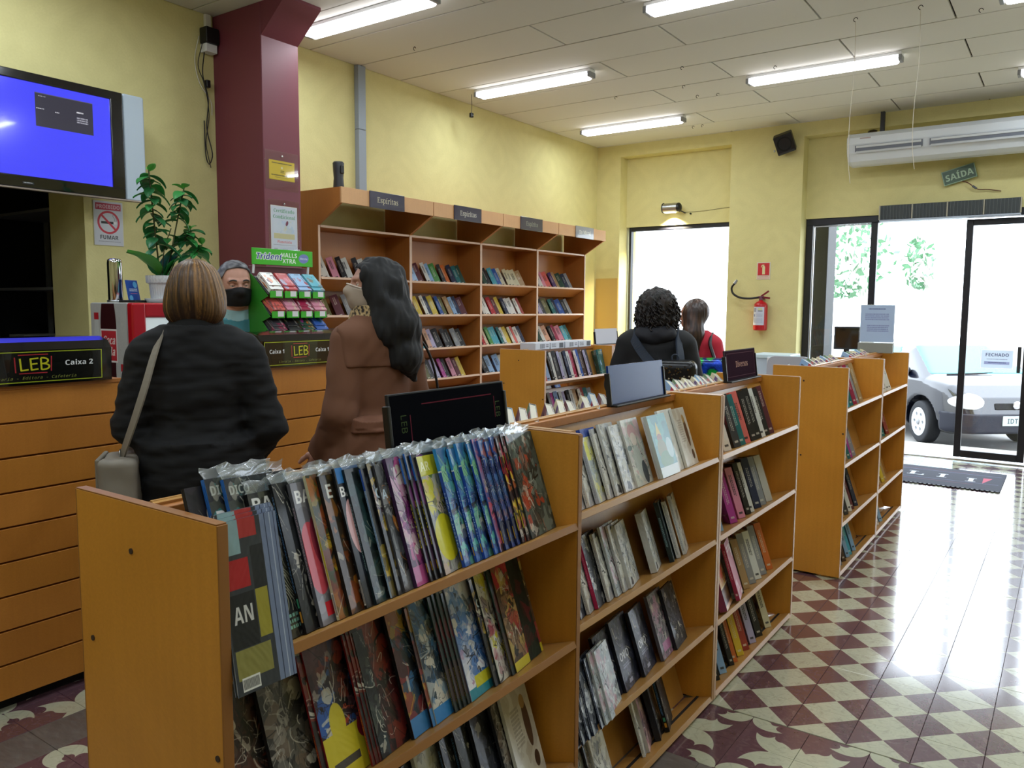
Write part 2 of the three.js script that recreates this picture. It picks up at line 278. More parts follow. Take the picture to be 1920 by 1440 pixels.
function drawBook(c, key, W, H) {   // one cell: spine at the left, front cover beside it
  const D = DRAWN[key], sp = W * 0.2;
  seed([...key].reduce((a, ch) => a * 31 + ch.charCodeAt(0), 7));
  if (D) { c.fillStyle = D.bg; c.fillRect(0, 0, W, H); c.fillStyle = D.spine ?? D.bg; c.fillRect(0, 0, sp, H); art(c, sp, 0, W - sp, H, D.art, D.n ?? 60, D.k); if ((D.n ?? 60) > 30) art(c, sp, 0, W - sp, H, [...D.art, ...D.art, '#08080a', '#c8c2b4'], 50, 0.4), penwork(c, sp, 0, W - sp, H, D.art); D.draw?.(c, sp, W, H); return; }
  const base = PAL[key], dark = new THREE.Color(base).getHSL({}).l < 0.4, ink = dark ? '#d9d6c8' : '#26242a', other = Object.values(PAL);
  c.fillStyle = base; c.fillRect(0, 0, W, H);
  art(c, sp, 0, W - sp, H, [base, base, base, other[(rnd() * 27) | 0], other[(rnd() * 27) | 0]], 16, 1.2);
  c.globalAlpha = 0.8; lines(c, sp + 14, 20, W - sp - 34, 26, 2, ink); lines(c, sp + 30, H - 34, 60, 8, 1, ink); c.globalAlpha = 0.75;
  lines(c, sp * 0.3, H * rr(0.1, 0.25), sp * 0.42, H * rr(0.3, 0.5), 2, ink, true); c.fillStyle = ink; c.fillRect(sp * 0.25, H * 0.88, sp * 0.5, 9); c.globalAlpha = 1;
}
function atlas(keys, W, H, cols) {   // many covers on one sheet
  const rows = Math.ceil(keys.length / cols), t = canvasTex(W * cols, H * rows, (c) => keys.forEach((k, i) => { c.save(); c.translate((i % cols) * W, ((i / cols) | 0) * H); c.beginPath(); c.rect(0, 0, W, H); c.clip(); drawBook(c, k, W, H); c.restore(); }));
  keys.forEach((k, i) => {
    const map = t.clone(), D = DRAWN[k]; map.repeat.set(1 / cols, 1 / rows); map.offset.set((i % cols) / cols, 1 - (((i / cols) | 0) + 1) / rows); map.needsUpdate = true;
    bookMats.set(k, phys({ map, ...(D && !D.bare ? { roughness: 0.55, specularIntensity: 0.5, clearcoat: 0.22, clearcoatRoughness: 0.08, bumpMap: crinkle, bumpScale: 0.0022 } : coat) }));
  });
}
const bookMat = (k) => bookMats.get(k);
const T1 = (s, x, y, px, col, rot) => (c) => { c.save(); c.translate(x, y); if (rot) c.rotate(rot); c.fillStyle = col; c.font = 'bold ' + px + 'px sans-serif'; c.fillText(s, 0, 0); c.restore(); };
const spineText = (s, col, y0, px = 26) => (c) => { c.save(); c.translate(13, y0); c.rotate(Math.PI / 2); c.fillStyle = col; c.font = 'bold ' + px + 'px sans-serif'; c.fillText(s, 0, 0); c.restore(); };
const all = (...f) => (c, sp, W, H) => f.forEach((g) => g(c, sp, W, H));
const rect = (x, y, w, h, col) => (c) => { c.fillStyle = col; c.fillRect(x, y, w, h); };
const ell = (x, y, a, b, col, t = 0) => (c) => { c.fillStyle = col; c.beginPath(); c.ellipse(x, y, a, b, t, 0, 7); c.fill(); };
const dots = (y0, y1, col) => (c) => lines(c, 12, y0, 22, y1 - y0, 2, col, true);
const barcode = (x, y, w, h) => (c) => { c.fillStyle = '#e8e8e4'; c.fillRect(x, y, w, h); c.fillStyle = '#222'; for (let i = 3; i < w - 3; i += 3 + ((i * 7) % 3)) c.fillRect(x + i, y + 4, 1.5, h - 8); };
const round = (col, ink) => (c, sp) => { c.fillStyle = col; c.beginPath(); c.arc(sp + 70, 60, 28, 0, 7); c.fill(); c.fillStyle = ink; c.font = 'bold 34px sans-serif'; c.fillText('DC', sp + 47, 73); };
const DRAWN = {
  'black imprint': { bg: '#1d1b20', art: ['#221f26', '#2c2732', '#16151a'], draw: all(round('#e6e6e6', '#17161a'), (c, sp) => { c.fillStyle = '#dcdcdc'; lines(c, sp + 40, 100, 60, 34, 3, '#dcdcdc'); }) },
  'blue edged dark': { bg: '#1c1f24', spine: '#2f6fc4', art: ['#1a2c30', '#10131a', '#3c4138', '#246a6a'], n: 40, draw: all(T1('DICO', 60, 34, 26, '#b8bcb4'), T1('BA', 60, 100, 48, '#e4e4e4'), round('#8a8c80', '#1c1b1a')) },
  'grey monster': { bg: '#33352f', spine: '#101113', art: ['#3d403a', '#1d1f20', '#55584c', '#22282b', '#484434'], n: 90, k: 0.8, draw: all(T1('BA', 56, 48, 50, '#e8e8e6'), T1('3', 60, 90, 36, '#dcdcdc'), rect(62, 108, 26, 8, '#d8c23a'), (c) => { c.strokeStyle = '#b9b79e'; c.lineWidth = 2; for (let i = 0; i < 8; i++) { c.beginPath(); c.moveTo(70 + i * 5, 190); c.bezierCurveTo(60 + i * 12, 230, 120 - i * 4, 240, 90 + i * 16, 290); c.stroke(); } lines(c, 58, 296, 90, 40, 3, '#7fb8a6'); }) },
  'black lettered': { bg: '#0f1114', spine: '#0c0d10', art: ['#15181d', '#0a0b0d', '#22262c'], draw: all(dots(30, 250, '#4f7fae'), rect(12, 300, 26, 26, '#c98a2a'), rect(12, 270, 26, 22, '#3f8f6a')) },
  'grey and red': { bg: '#77757c', spine: '#5f6067', art: ['#8b8990', '#63616a', '#a39ea4'], n: 30, draw: all(ell(80, 190, 40, 90, '#c94a5a'), ell(104, 150, 22, 60, '#8d2c40'), T1('BAT', 56, 52, 44, '#efefef'), rect(76, 300, 40, 34, '#cc2533'), ell(170, 250, 40, 60, '#2a2a30'), dots(60, 250, '#c6a7b4')) },
  'cream spine orange': { bg: '#4c4a1e', spine: '#c9c5a2', art: ['#a8611e', '#6a2a12', '#c9a128', '#26301a', '#8a3b16'], n: 90, k: 0.7, draw: all(ell(28, 200, 12, 70, '#b6c022'), barcode(8, 286, 36, 58)) },
  'brown and orange': { bg: '#3b2a1c', spine: '#1f1c18', art: ['#7b3c18', '#b06a22', '#22201a', '#52421e'], n: 80, k: 0.7, draw: T1('E', 62, 60, 50, '#d8d8d0') },
  'black and pink': { bg: '#0b0c12', spine: '#0d1016', art: ['#10131c', '#0a0a10', '#182234'], n: 30, draw: all(ell(84, 150, 28, 70, '#d7a7ac'), rect(56, 0, 90, 40, '#2f78c0'), T1('BAT', 54, 74, 36, '#f0f0f0'), barcode(8, 280, 38, 64), ell(170, 280, 60, 50, '#2c6da0')) },
  'dark teal': { bg: '#122226', spine: '#16262c', art: ['#1c3a40', '#0d1418', '#2b4d50', '#3a4a42'], n: 60, draw: dots(90, 260, '#87a8b0') },
  'pale blue spine': { bg: '#1a1d22', spine: '#a8c0e0', art: ['#20242c', '#b89a20', '#12141a', '#3a424e'], n: 40, draw: all(dots(40, 300, '#3b5a9a'), rect(0, 0, 51, 60, '#2b55b4'), ell(150, 140, 40, 50, '#8aa026')) },
  'dark and yellow': { bg: '#1d1e20', spine: '#191a1e', art: ['#caa41e', '#2a2c30', '#6b3a7a', '#101114', '#b07a1a'], n: 55, draw: T1('CH', 58, 96, 40, '#b8cbdc') },
  'grey and black': { bg: '#2b2c32', spine: '#44454c', art: ['#55585e', '#17181c', '#74777c', '#b86a20'], n: 50, draw: T1('A E', 56, 96, 36, '#b8cbdc') },
  purple: undefined,
  'purple and pink': { bg: '#4b2350', spine: '#3a2148', art: ['#7b2a78', '#a83a8c', '#2b1a30', '#c8609c', '#d7d0d0'], n: 70, draw: rect(52, 300, 204, 52, '#b0508e') },
  'black spine yellow lettered': { bg: '#15161a', spine: '#131418', art: ['#1c1d22', '#2a2c30', '#6e2a70'], n: 30, draw: all(rect(0, 0, 52, 74, '#2b6cc8'), spineText('GOTHAM', '#d4c928', 130, 30), rect(14, 300, 22, 26, '#b8901e')) },
  'yellow and grey': { bg: '#9a9da0', spine: '#3c3e44', art: ['#d8d02c', '#c9c83a', '#707478', '#b5b8ba', '#3f6a3a', '#d4bcae'], n: 60, draw: all(rect(52, 0, 204, 60, '#c8c630'), T1('AR', 60, 46, 40, '#eeeeb8'), ell(110, 250, 60, 70, '#d2cc28')) },
  'blue spined': { bg: '#3a86a8', spine: '#1f4aac', art: ['#2c62b0', '#58b0a8', '#1c3a86', '#7ac08a', '#1a2a5a'], n: 70, draw: all(rect(0, 0, 52, 70, '#2f8ad0'), rect(0, 66, 52, 5, '#d8e4f0'), spineText('LIGA DA JUSTICA', '#a8c4ec', 130, 22), rect(14, 305, 22, 26, '#b8901e')) },
  'red and lilac': { bg: '#7f6f9c', spine: '#24408c', art: ['#b04a6a', '#8d86b4', '#cc4a58', '#3a4a90'], n: 60 },
  'thin navy': { bg: '#223a7c', spine: '#16224e', art: ['#2c4c98', '#c04a3a', '#141c3c', '#4a78b0'], n: 60, draw: all(dots(60, 220, '#8aa0cc'), rect(12, 290, 26, 40, '#c8a030'), rect(0, 0, 52, 50, '#2b57b0')) },
  'red and black': { bg: '#2a1518', spine: '#1c1216', art: ['#b02030', '#d8d0c8', '#101014', '#d8b83a', '#c0602a'], n: 70, k: 0.7, draw: all(rect(10, 60, 30, 60, '#c23a48'), rect(10, 250, 32, 60, '#c8b83c'), T1('R', 64, 60, 60, '#e06a80')) },
  'dark green': undefined,
  'grey green': { bg: '#47544e', spine: '#2b3432', art: ['#5c6a62', '#b04028', '#2a3230', '#7f8d84', '#3a4440'], n: 50 },
  'dark brown': { bg: '#1d1618', spine: '#0f0d10', art: ['#3a2420', '#16110f', '#4e3a34', '#5c2a20'], n: 50 },
  'grey brown': { bg: '#34322f', spine: '#23262c', art: ['#54504a', '#1c1a1a', '#6a5a4c', '#8a847c'], n: 60 },
  'red spined': { bg: '#1f1216', spine: '#8a1a22', art: ['#3a1a1e', '#141014', '#7a2a20', '#5c1a1c'], n: 50, draw: dots(200, 320, '#c8902a') },
  'yellow splash': { bg: '#3a2430', spine: '#8c1c24', art: ['#2a1c26', '#5c3a44', '#1c1418', '#2c5aa8', '#b0402a'], n: 60, draw: all(rect(52, 230, 204, 122, '#c9b92c'), ell(110, 210, 26, 50, '#c9b92c'), rect(70, 300, 90, 20, '#4a4440'), ell(190, 250, 22, 30, '#8a1c2a')) },
  'dark photo': { bg: '#1d1f20', spine: '#121315', art: ['#2c3030', '#141617', '#43463e', '#24333a'], n: 60 },
  'black and blue': { bg: '#15181e', spine: '#0d1014', art: ['#22405c', '#12151a', '#7a2a30', '#b5862a', '#2c6aa0'], n: 60, draw: rect(52, 300, 204, 52, '#3a78b0') },
  'pale figure': { bg: '#2f4866', spine: '#bdb7ae', art: ['#c8c4b8', '#3a6a9a', '#7a6a5a', '#20303c'], n: 60, draw: all(rect(52, 310, 204, 42, '#2f7cbc'), rect(200, 300, 50, 30, '#c9b92c')) },
  'black spine gold lettered': { bg: '#13221f', spine: '#0f1817', art: ['#1c3430', '#0d1413', '#5c1c24'], n: 30, draw: all(dots(140, 190, '#9a2a34'), dots(230, 330, '#b8a03c'), rect(0, 10, 52, 110, '#163c36')) },
  'blue and white': { bg: '#9aa4c0', spine: '#7a86b0', art: ['#d8d8e4', '#4a78b8', '#b08aa8', '#2c5a9c', '#e4e4ea'], n: 70, draw: all(rect(52, 320, 204, 32, '#2f8a9c'), rect(90, 290, 110, 36, '#c6c02c')) },
  'white and yellow': { bg: '#b9b7ae', spine: '#1c2a2a', art: ['#d8d8d0', '#c9b92c', '#7a6a6a', '#a03a4a'], n: 50 },
  'red and yellow': { bg: '#7a4a2e', spine: '#4a3c20', art: ['#b02030', '#8a6a4a', '#5c3a2a', '#c9b060', '#3a2c22'], n: 80, draw: rect(52, 322, 204, 30, '#c8b82c') },
  'silver sleeved': { bg: '#a9adb0', spine: '#c4c6c6', art: ['#d0d2d2', '#8a8f94', '#b8b6a8', '#70757c'], n: 50 },
  'white manga': { bg: '#c9c8c0', spine: '#d2d3d2', art: ['#dcdcd8', '#9a9aa0', '#b8b4a8', '#7c8088'], n: 40, draw: dots(20, 330, '#7c8494') },
  'blue cornered white': { bg: '#b9bcb8', spine: '#b4bcc8', art: ['#d8d8d0', '#9aa4a8', '#d8d478'], n: 40, draw: all(rect(0, 0, 256, 40, '#2f4a9c'), rect(60, 60, 40, 90, '#d8d85a'), dots(60, 320, '#8a90a0')) },
  'pink haired': { bg: '#c3c3bb', spine: '#c8c8c2', art: ['#d4d4cc', '#b4b8b4', '#9aa49c', '#d0b0b4'], n: 50, draw: all(ell(150, 70, 50, 40, '#c9a4a8'), ell(150, 110, 34, 36, '#dcd0c8'), ell(150, 230, 46, 90, '#b6bcb8'), ell(190, 290, 30, 60, '#4a5058'), ell(80, 150, 26, 14, '#6a7a78')) },
  'green witch hat': { bg: '#2f8490', spine: '#b8beb8', art: ['#3f98a0', '#2a7480', '#58a8a8'], n: 16, bare: true, draw: all((c) => { c.fillStyle = '#c8b03c'; c.beginPath(); c.moveTo(130, 40); c.lineTo(158, 120); c.lineTo(104, 120); c.fill(); }, ell(130, 134, 28, 24, '#8a4a30'), ell(130, 200, 50, 60, '#6f7448'), ell(150, 260, 70, 50, '#3c7a44'), rect(52, 296, 204, 56, '#c9d0d4'), ell(215, 200, 36, 60, '#a8c4cc')) },
  'ivory figure': { bg: '#c9c6bc', spine: '#d2d0c8', art: ['#d8d6cc', '#bdb9ae', '#b0a898'], n: 20, bare: true, draw: all(ell(200, 150, 24, 90, '#4c3830'), ell(196, 70, 20, 26, '#a88a5a'), ell(210, 290, 20, 30, '#3a2c2a'), (c) => lines(c, 90, 70, 60, 140, 10, '#9a958c')) },
  'glare white': { bg: '#dadad6', spine: '#e4e4e2', art: ['#e8e8e4', '#c8c8c4'], n: 14 },  // white of the glare on this cover put into its colours
  'navy title': { bg: '#171a2c', spine: '#12141f', art: ['#22263c', '#101220', '#3a3a4a', '#54506a'], n: 50, draw: all(T1('OVO', 74, 210, 56, '#c8c8d0'), (c) => lines(c, 90, 230, 90, 22, 2, '#8a8aa0'), rect(120, 310, 40, 20, '#9a9ab0')) },
  'grey pink': { bg: '#4a4650', spine: '#5c5862', art: ['#7a7480', '#302c34', '#b07a9a', '#8a848c'], n: 60, draw: rect(90, 270, 110, 50, '#a86a94') },
  'dark pattern': { bg: '#17181e', spine: '#1a1c24', art: ['#2a2c34', '#0e0f13', '#454858'], n: 60 },
  'patterned navy spine': { bg: '#1c2434', spine: '#1e2a44', art: ['#2c3850', '#c8ccd4', '#141a26'], n: 40, draw: all(dots(20, 330, '#b8c4d4')) },
  'pale spined': { bg: '#aab2b6', spine: '#c4ccd0', art: ['#ccd2d4', '#8a949c', '#b08a98'], n: 40, draw: dots(40, 300, '#8a92a0') },
  'magenta spined': { bg: '#2a2c34', spine: '#b01f52', art: ['#3c3e46', '#d0d0d0', '#17181c'], n: 40, draw: dots(60, 250, '#d87a98') },
  'pink cover': { bg: '#a87f86', spine: '#b8b0ac', art: ['#c4989c', '#8a5a62', '#5c4a50', '#d0b4b0'], n: 50 },
  'red circle white': { bg: '#cdcac0', spine: '#c0bdb4', art: ['#d4d2ca', '#c0bcb2'], n: 12, bare: true, draw: all(ell(160, 190, 56, 80, '#a82c34'), (c) => lines(c, 80, 40, 130, 20, 2, '#6a645c')) },
  'orange cookery': { bg: '#b9782c', spine: '#7a2a50', art: ['#c88a30', '#a85a20', '#6a3a1c', '#d0b050'], n: 40, bare: true, draw: all(ell(150, 120, 60, 56, '#b84a22'), rect(52, 216, 204, 10, '#d8c8a0'), rect(52, 226, 204, 100, '#4a2a1a'), ell(120, 270, 36, 30, '#6a4a2a'), ell(190, 270, 36, 30, '#6a4a2a')) },
  'grey panelled': { bg: '#3c4046', spine: '#8c9ab4', art: ['#454a50'], n: 3, draw: all(rect(60, 0, 60, 70, '#8fb0b8'), rect(120, 0, 60, 40, '#b03a3a'), rect(60, 80, 80, 60, '#b22a30'), rect(150, 60, 44, 90, '#2c2f34'), rect(56, 150, 90, 110, '#26282c'), rect(150, 150, 42, 100, '#a39a3c'), rect(60, 262, 120, 60, '#8f8a4c'), rect(196, 0, 60, 352, '#7a88a8'), rect(212, 0, 3, 352, '#3c465c'), rect(230, 0, 3, 352, '#b8c4d8'), rect(244, 0, 3, 352, '#46506a'), T1('AN', 70, 210, 48, '#d8d8d8'), barcode(70, 318, 60, 28)) },
};
for (const k of Object.keys(DRAWN)) if (!DRAWN[k]) delete DRAWN[k];
{ const d = Object.keys(DRAWN); atlas(d.slice(0, 28), 256, 352, 7); atlas(d.slice(28), 256, 352, 7); atlas(Object.keys(PAL), 160, 224, 6); }
const bookGeos = new Map();
function bookGeo(w, h, t) {   // spine at z = 0, front cover in the plane x = 0, standing on y = 0
  const key = [w, h, t].map((n) => n.toFixed(3)).join();
  if (!bookGeos.has(key)) {
    const c = 0.0013, cover = geo([span(-c, 0, 0, h, 0, -w), span(-t, -t + c, 0, h, 0, -w), span(-t + c, -c, 0, h, 0, -c)]), p = cover.attributes.position, n = cover.attributes.normal, uv = cover.attributes.uv;
    for (let i = 0; i < p.count; i++) uv.setXY(i, n.getX(i) > 0.5 ? 0.2 + 0.8 * -p.getZ(i) / w : n.getX(i) < -0.5 ? 1 + 0.8 * p.getZ(i) / w : n.getZ(i) > 0.5 ? 0.2 * (p.getX(i) + t) / t : 0.1, p.getY(i) / h);
    bookGeos.set(key, [cover, span(-t + c, -c, 0.002, h - 0.003, -c, -w + 0.003)]);
  }
  return bookGeos.get(key);
}
const flapM = phys({ color: 0xdfe6ea, roughness: 0.16, transmission: 0.75, thickness: 0, clearcoat: 1, clearcoatRoughness: 0.1 });
const flapGeos = [0, 1, 2, 3].map((k) => {   // crumpled top of a clear sleeve
  seed(200 + k); const g = new THREE.PlaneGeometry(1, 1, 9, 3), p = g.attributes.position;
  for (let i = 0; i < p.count; i++) { const v = p.getY(i) + 0.5; p.setXYZ(i, p.getX(i) + rr(-0.03, 0.03), v * rr(0.75, 1.15), v > 0.1 ? rr(-0.28, 0.28) : 0); }
  g.computeVertexNormals(); return g;
});
const ORD = ['first', 'second', 'third', 'fourth', 'fifth', 'sixth', 'seventh', 'eighth', 'ninth', 'tenth', 'eleventh', 'twelfth', 'thirteenth', 'fourteenth', 'fifteenth', 'sixteenth', 'seventeenth', 'eighteenth', 'nineteenth', 'twentieth', 'twenty-first', 'twenty-second', 'twenty-third', 'twenty-fourth', 'twenty-fifth', 'twenty-sixth', 'twenty-seventh', 'twenty-eighth'];
const KINDS = { comic_book: ['comic book', 'comic'], manga_book: ['manga volume', 'book'], paperback_book: ['paperback', 'book'], magazine: ['magazine', 'magazine'] };
function book(kind, key, w, h, t, label, group, flap) {
  const o = thing(kind, label, KINDS[kind][1], [0, 0, 0], 0, group), [cover, block] = bookGeo(w, h, t);
  obj('cover', cover, bookMat(key), o); obj('page_block', block, M.pages, o);
  if (flap) { const f = obj('sleeve_flap', flapGeos[flap - 1], flapM, o); f.scale.set(w * 1.0, 0.022, 0.014); f.rotation.y = Math.PI / 2; f.position.set(-t / 2, h, -w / 2); }
  return o;
}
const qz = (a) => new THREE.Quaternion().setFromAxisAngle(V(0, 0, 1), a), qy = (a) => new THREE.Quaternion().setFromAxisAngle(V(0, 1, 0), a);
// a row of leaning books, each partly over the next: front edge of the shelf at (xf, y), spine feet at zs
function row({ xf, y, lean = 19, yaw = 22, inset = 0.026, kind, keys, zs, end, w, h, where, group, flaps, start = 0, tmax = 0.022, side = 1 }) {
  keys.forEach((key, i) => {
    const next = i + 1 < zs.length ? zs[i + 1] : end, step = Math.abs(zs[i] - next), a = R(yaw + ((i * 37) % 5) - 2), t = Math.max(0.004, Math.min(key === 'black lettered' ? 0.016 : tmax, Math.min(step, 0.2) * Math.sin(R(yaw - 2)) * 0.86));
    const hh = Math.round((h + (((i * 53) % 7) - 3) * 0.0022) * 500) / 500, tt = Math.round(t * 1000) / 1000;
    const o = book(kind, key, w, hh, tt, `${key.replace(' manga', '')} ${KINDS[kind][0]}, ${ORD[i + start]} from left on ${where}`, group, flaps && key !== 'black imprint' ? 1 + (i % 4) : 0);
    const q = qz(R(lean)), off = V(-inset, 0.0015, 0).applyQuaternion(q);
    o.quaternion.copy(q).multiply(qy(a));
    o.position.set(xf + off.x, y + off.y, zs[i]);
    if (side < 0) { o.position.set(xf - off.x, y + off.y, zs[i]); o.quaternion.copy(qy(Math.PI)).multiply(q).multiply(qy(a)); }
  });
}
const spread = (n, z0, z1) => { const s = (z1 - z0) / n; return Array.from({ length: n }, (_, i) => z0 + s * (i + 0.18 * Math.sin(i * 2.3 + z0))); };

// ---------- low double-sided bookcases ----------
const LEV = [0.955, 0.645, 0.315, 0.035], LEAN = 19;
function lowCase(label, xf, z0, z1, screws, E = M.edge, lev = LEV) {   // front edge xf, from z0 (near) to z1 (far)
  const hd = 0.205, xc = xf - hd, t = thing('low_bookcase', label, 'bookcase', [xc, 0, (z0 + z1) / 2], 0), L = z0 - z1, c = L / 2;
  for (const s of [1, -1]) {
    const p = obj('end_panel', uvBox(rspan(-hd + 0.003, hd - 0.003, 0.012, 1.18, s * c, s * (c - 0.018), 0.001)), M.wood, t);
    obj('edge_band', [rspan(hd - 0.003, hd, 0.012, 1.18, s * c, s * (c - 0.018), 0.001), rspan(-hd, -hd + 0.003, 0.012, 1.18, s * c, s * (c - 0.018), 0.001), rspan(-hd + 0.003, hd - 0.003, 1.18, 1.1825, s * c, s * (c - 0.018), 0.001)], E, p);
    if (s > 0 && screws) for (const [sx, sy] of [[-0.03, 1.1], [-0.165, 0.92], [0.19, 0.82], [-0.03, 0.68], [-0.165, 0.35]]) obj('screw', cyl(0.005, 0.005, 0.003, 0, 0, 0, 10).rotateX(Math.PI / 2).translate(sx, sy, c + 0.0005), M.cord, p);
  }
  const a = R(LEAN), iw = L - 0.038;
  for (const s of [1, -1]) for (let k = 0; k < 4; k++) {
    const y = lev[k], turnG = (g) => { g.rotateZ(a).translate(hd - 0.004, y, 0); return s < 0 ? g.rotateY(Math.PI) : g; };
    const b = obj('shelf', uvBox(turnG(rspan(-0.125, -0.003, -0.018, 0, -iw / 2, iw / 2, 0.001))), M.board, t);
    obj('edge_band', turnG(rspan(-0.003, 0, -0.018, 0, -iw / 2, iw / 2, 0.001)), E, b);
    obj('back_board', uvBox(turnG(rspan(-0.125, -0.113, 0, k ? 0.262 : 0.282, -iw / 2, iw / 2, 0.001))), M.board, t);
  }
  obj('ridge_cap', uvBox(rspan(-0.026, 0.026, 1.152, 1.176, -iw / 2, iw / 2, 0.002)), M.woodWarm, t);
  obj('plinth', [span(hd - 0.05, hd - 0.06, 0, 0.02, -iw / 2, iw / 2), span(-hd + 0.05, -hd + 0.06, 0, 0.02, -iw / 2, iw / 2)], M.plinth, t);
  return t;
}
lowCase('nearest low wooden bookcase, with comics in clear sleeves and a dark sign on top', -1.0, -0.68, -1.735, true, M.edgeUnlit);  // edge band tone darkened for its distance from the window light
lowCase('second low wooden bookcase, with manga volumes and a shiny blank sign on top', -1.04, -1.745, -2.825, false, M.edgeHalfLit);
lowCase('third low wooden bookcase from the viewer, under the Diversos sign', -1.04, -2.83, -3.85, false);
lowCase('fourth low wooden bookcase, its bare end panel facing the gap after the Diversos sign', -0.985, -4.57, -5.555, true);
lowCase('fifth low wooden bookcase, farthest of the row, beside the sunlit entrance', -0.985, -5.56, -6.5, false);
lowCase('low wooden bookcase behind the black sign, left of the customers with backpacks', -3.17, -4.925, -5.985, true);
lowCase('low wooden bookcase carrying a small pale sign, hidden by the curly haired customer', -3.17, -5.99, -7.05, false);

const L1 = 'top shelf of nearest low bookcase', L2 = 'second shelf of nearest low bookcase', L3 = 'third shelf of nearest low bookcase';
row({ xf: -1.004, y: LEV[0], kind: 'comic_book', yaw: 15, tmax: 0.0085, keys: ['black imprint', 'blue edged dark', 'blue edged dark'], zs: [-0.705, -0.742, -0.776], end: -0.813, w: 0.17, h: 0.288, where: L1, group: 'comics on the top shelf of the nearest bookcase', flaps: true });
const k1 = ['grey monster', 'black lettered', 'grey and red', 'cream spine orange', 'brown and orange', 'black and pink', 'dark teal', 'pale blue spine', 'dark and yellow', 'grey and black', 'purple and pink', 'black spine yellow lettered', 'black spine yellow lettered', 'black spine yellow lettered', 'yellow and grey', 'blue spined', 'blue spined', 'blue spined', 'blue spined', 'red and lilac', 'thin navy', 'thin navy', 'thin navy', 'red and black', 'red and black', 'grey green'];
row({ xf: -1.004, y: LEV[0], kind: 'comic_book', yaw: 15, tmax: 0.0085, keys: k1, start: 3, zs: [-0.813, -0.865, -0.902, -0.939, -0.969, -1.006, -1.031, -1.072, -1.09, -1.109, -1.143, -1.184, -1.199, -1.216, -1.231, -1.296, -1.337, -1.366, -1.404, -1.424, -1.445, -1.47, -1.492, -1.512, -1.534, -1.552], end: -1.6, w: 0.17, h: 0.258, where: L1, group: 'comics on the top shelf of the nearest bookcase', flaps: true });
const k2 = ['dark brown', 'grey brown', 'red spined', 'yellow splash', 'red spined', 'red spined', 'red spined', 'dark photo', 'black and blue', 'black and blue', 'pale figure', 'black spine gold lettered', 'black spine gold lettered', 'black spine gold lettered', 'black spine gold lettered', 'blue and white', 'dark and yellow', 'white and yellow', 'black spine gold lettered', 'red and yellow'];
row({ xf: -1.004, y: LEV[1], kind: 'comic_book', yaw: 11, tmax: 0.0075, keys: k2, zs: [-0.714, -0.813, -0.906, -0.92, -1.017, -1.026, -1.036, -1.042, -1.132, -1.189, -1.201, -1.262, -1.277, -1.291, -1.306, -1.319, -1.406, -1.425, -1.474, -1.491], end: -1.59, w: 0.17, h: 0.25, where: L2, group: 'comics on the second shelf of the nearest bookcase', flaps: true });
row({ xf: -1.004, y: LEV[2], kind: 'comic_book', yaw: 15, tmax: 0.0085, keys: ['dark photo', 'dark brown', 'grey brown', 'dark photo', 'blue and white', 'silver sleeved', 'pale spined', 'dark pattern', 'silver sleeved', 'black lettered', 'black lettered', 'dark pattern', 'grey brown', 'ivory figure'], zs: spread(14, -0.72, -1.6), end: -1.64, w: 0.16, h: 0.24, where: L3, group: 'comics on the third shelf of the nearest bookcase' });
row({ xf: -1.004, y: LEV[3], kind: 'comic_book', yaw: 15, tmax: 0.0085, keys: ['grey brown', 'dark photo', 'silver sleeved', 'dark pattern', 'pale spined', 'dark brown', 'black lettered', 'silver sleeved'], zs: spread(8, -0.9, -1.6), end: -1.66, w: 0.16, h: 0.24, where: 'bottom shelf of nearest low bookcase', group: 'comics on the bottom shelf of the nearest bookcase' });
// stack of large comics turned back to front, standing proud of the top shelf
[['grey panelled', 0.95], ['grey panelled', 0.935], ['grey panelled', 0.95]].forEach(([key], i) => {
  const o = book('comic_book', key, 0.105, 0.262, 0.009, ['grey panelled comic with barcode standing foremost at the left end, overhanging the nearest bookcase shelf', 'grey panelled comic tucked behind the foremost overhanging one on the nearest bookcase', 'hindmost of the three grey panelled comics turned back to front on nearest bookcase'][i], 'comics on the top shelf of the nearest bookcase', 0);
  o.quaternion.copy(qz(R(10))).multiply(qy(R(-3 + i * 2))).multiply(qy(Math.PI)); o.position.set(-0.99 - i * 0.0112, 0.915 + i * 0.004, -0.804 - i * 0.004);
});
// second bookcase
const s2 = 'second low bookcase', g2 = 'manga volumes on the second low bookcase';
row({ xf: -1.044, y: LEV[0], kind: 'manga_book', yaw: 15, tmax: 0.012, keys: ['white manga', 'white manga', 'white manga', 'blue cornered white', 'white manga', 'silver sleeved'], zs: [-1.8, -1.845, -1.9, -1.955, -2.02, -2.065], end: -2.11, w: 0.145, h: 0.212, where: 'top shelf of ' + s2, group: g2 });
row({ xf: -1.044, y: LEV[0], kind: 'manga_book', yaw: 7, tmax: 0.01, keys: ['silver sleeved', 'pink haired', 'glare white', 'glare white', 'ivory figure'], start: 6, zs: [-2.12, -2.2, -2.36, -2.47, -2.585], end: -2.75, w: 0.15, h: 0.212, where: 'top shelf of ' + s2, group: g2 });
{ const o = book('manga_book', 'green witch hat', 0.145, 0.205, 0.012, 'teal manga volume with a pointed hat, before the top row of second low bookcase', g2, 0); o.quaternion.copy(qz(R(LEAN))).multiply(qy(R(2))); const f = V(-0.002, 0.002, 0).applyQuaternion(qz(R(LEAN))); o.position.set(-1.044 + f.x, LEV[0] + f.y, -2.335); }
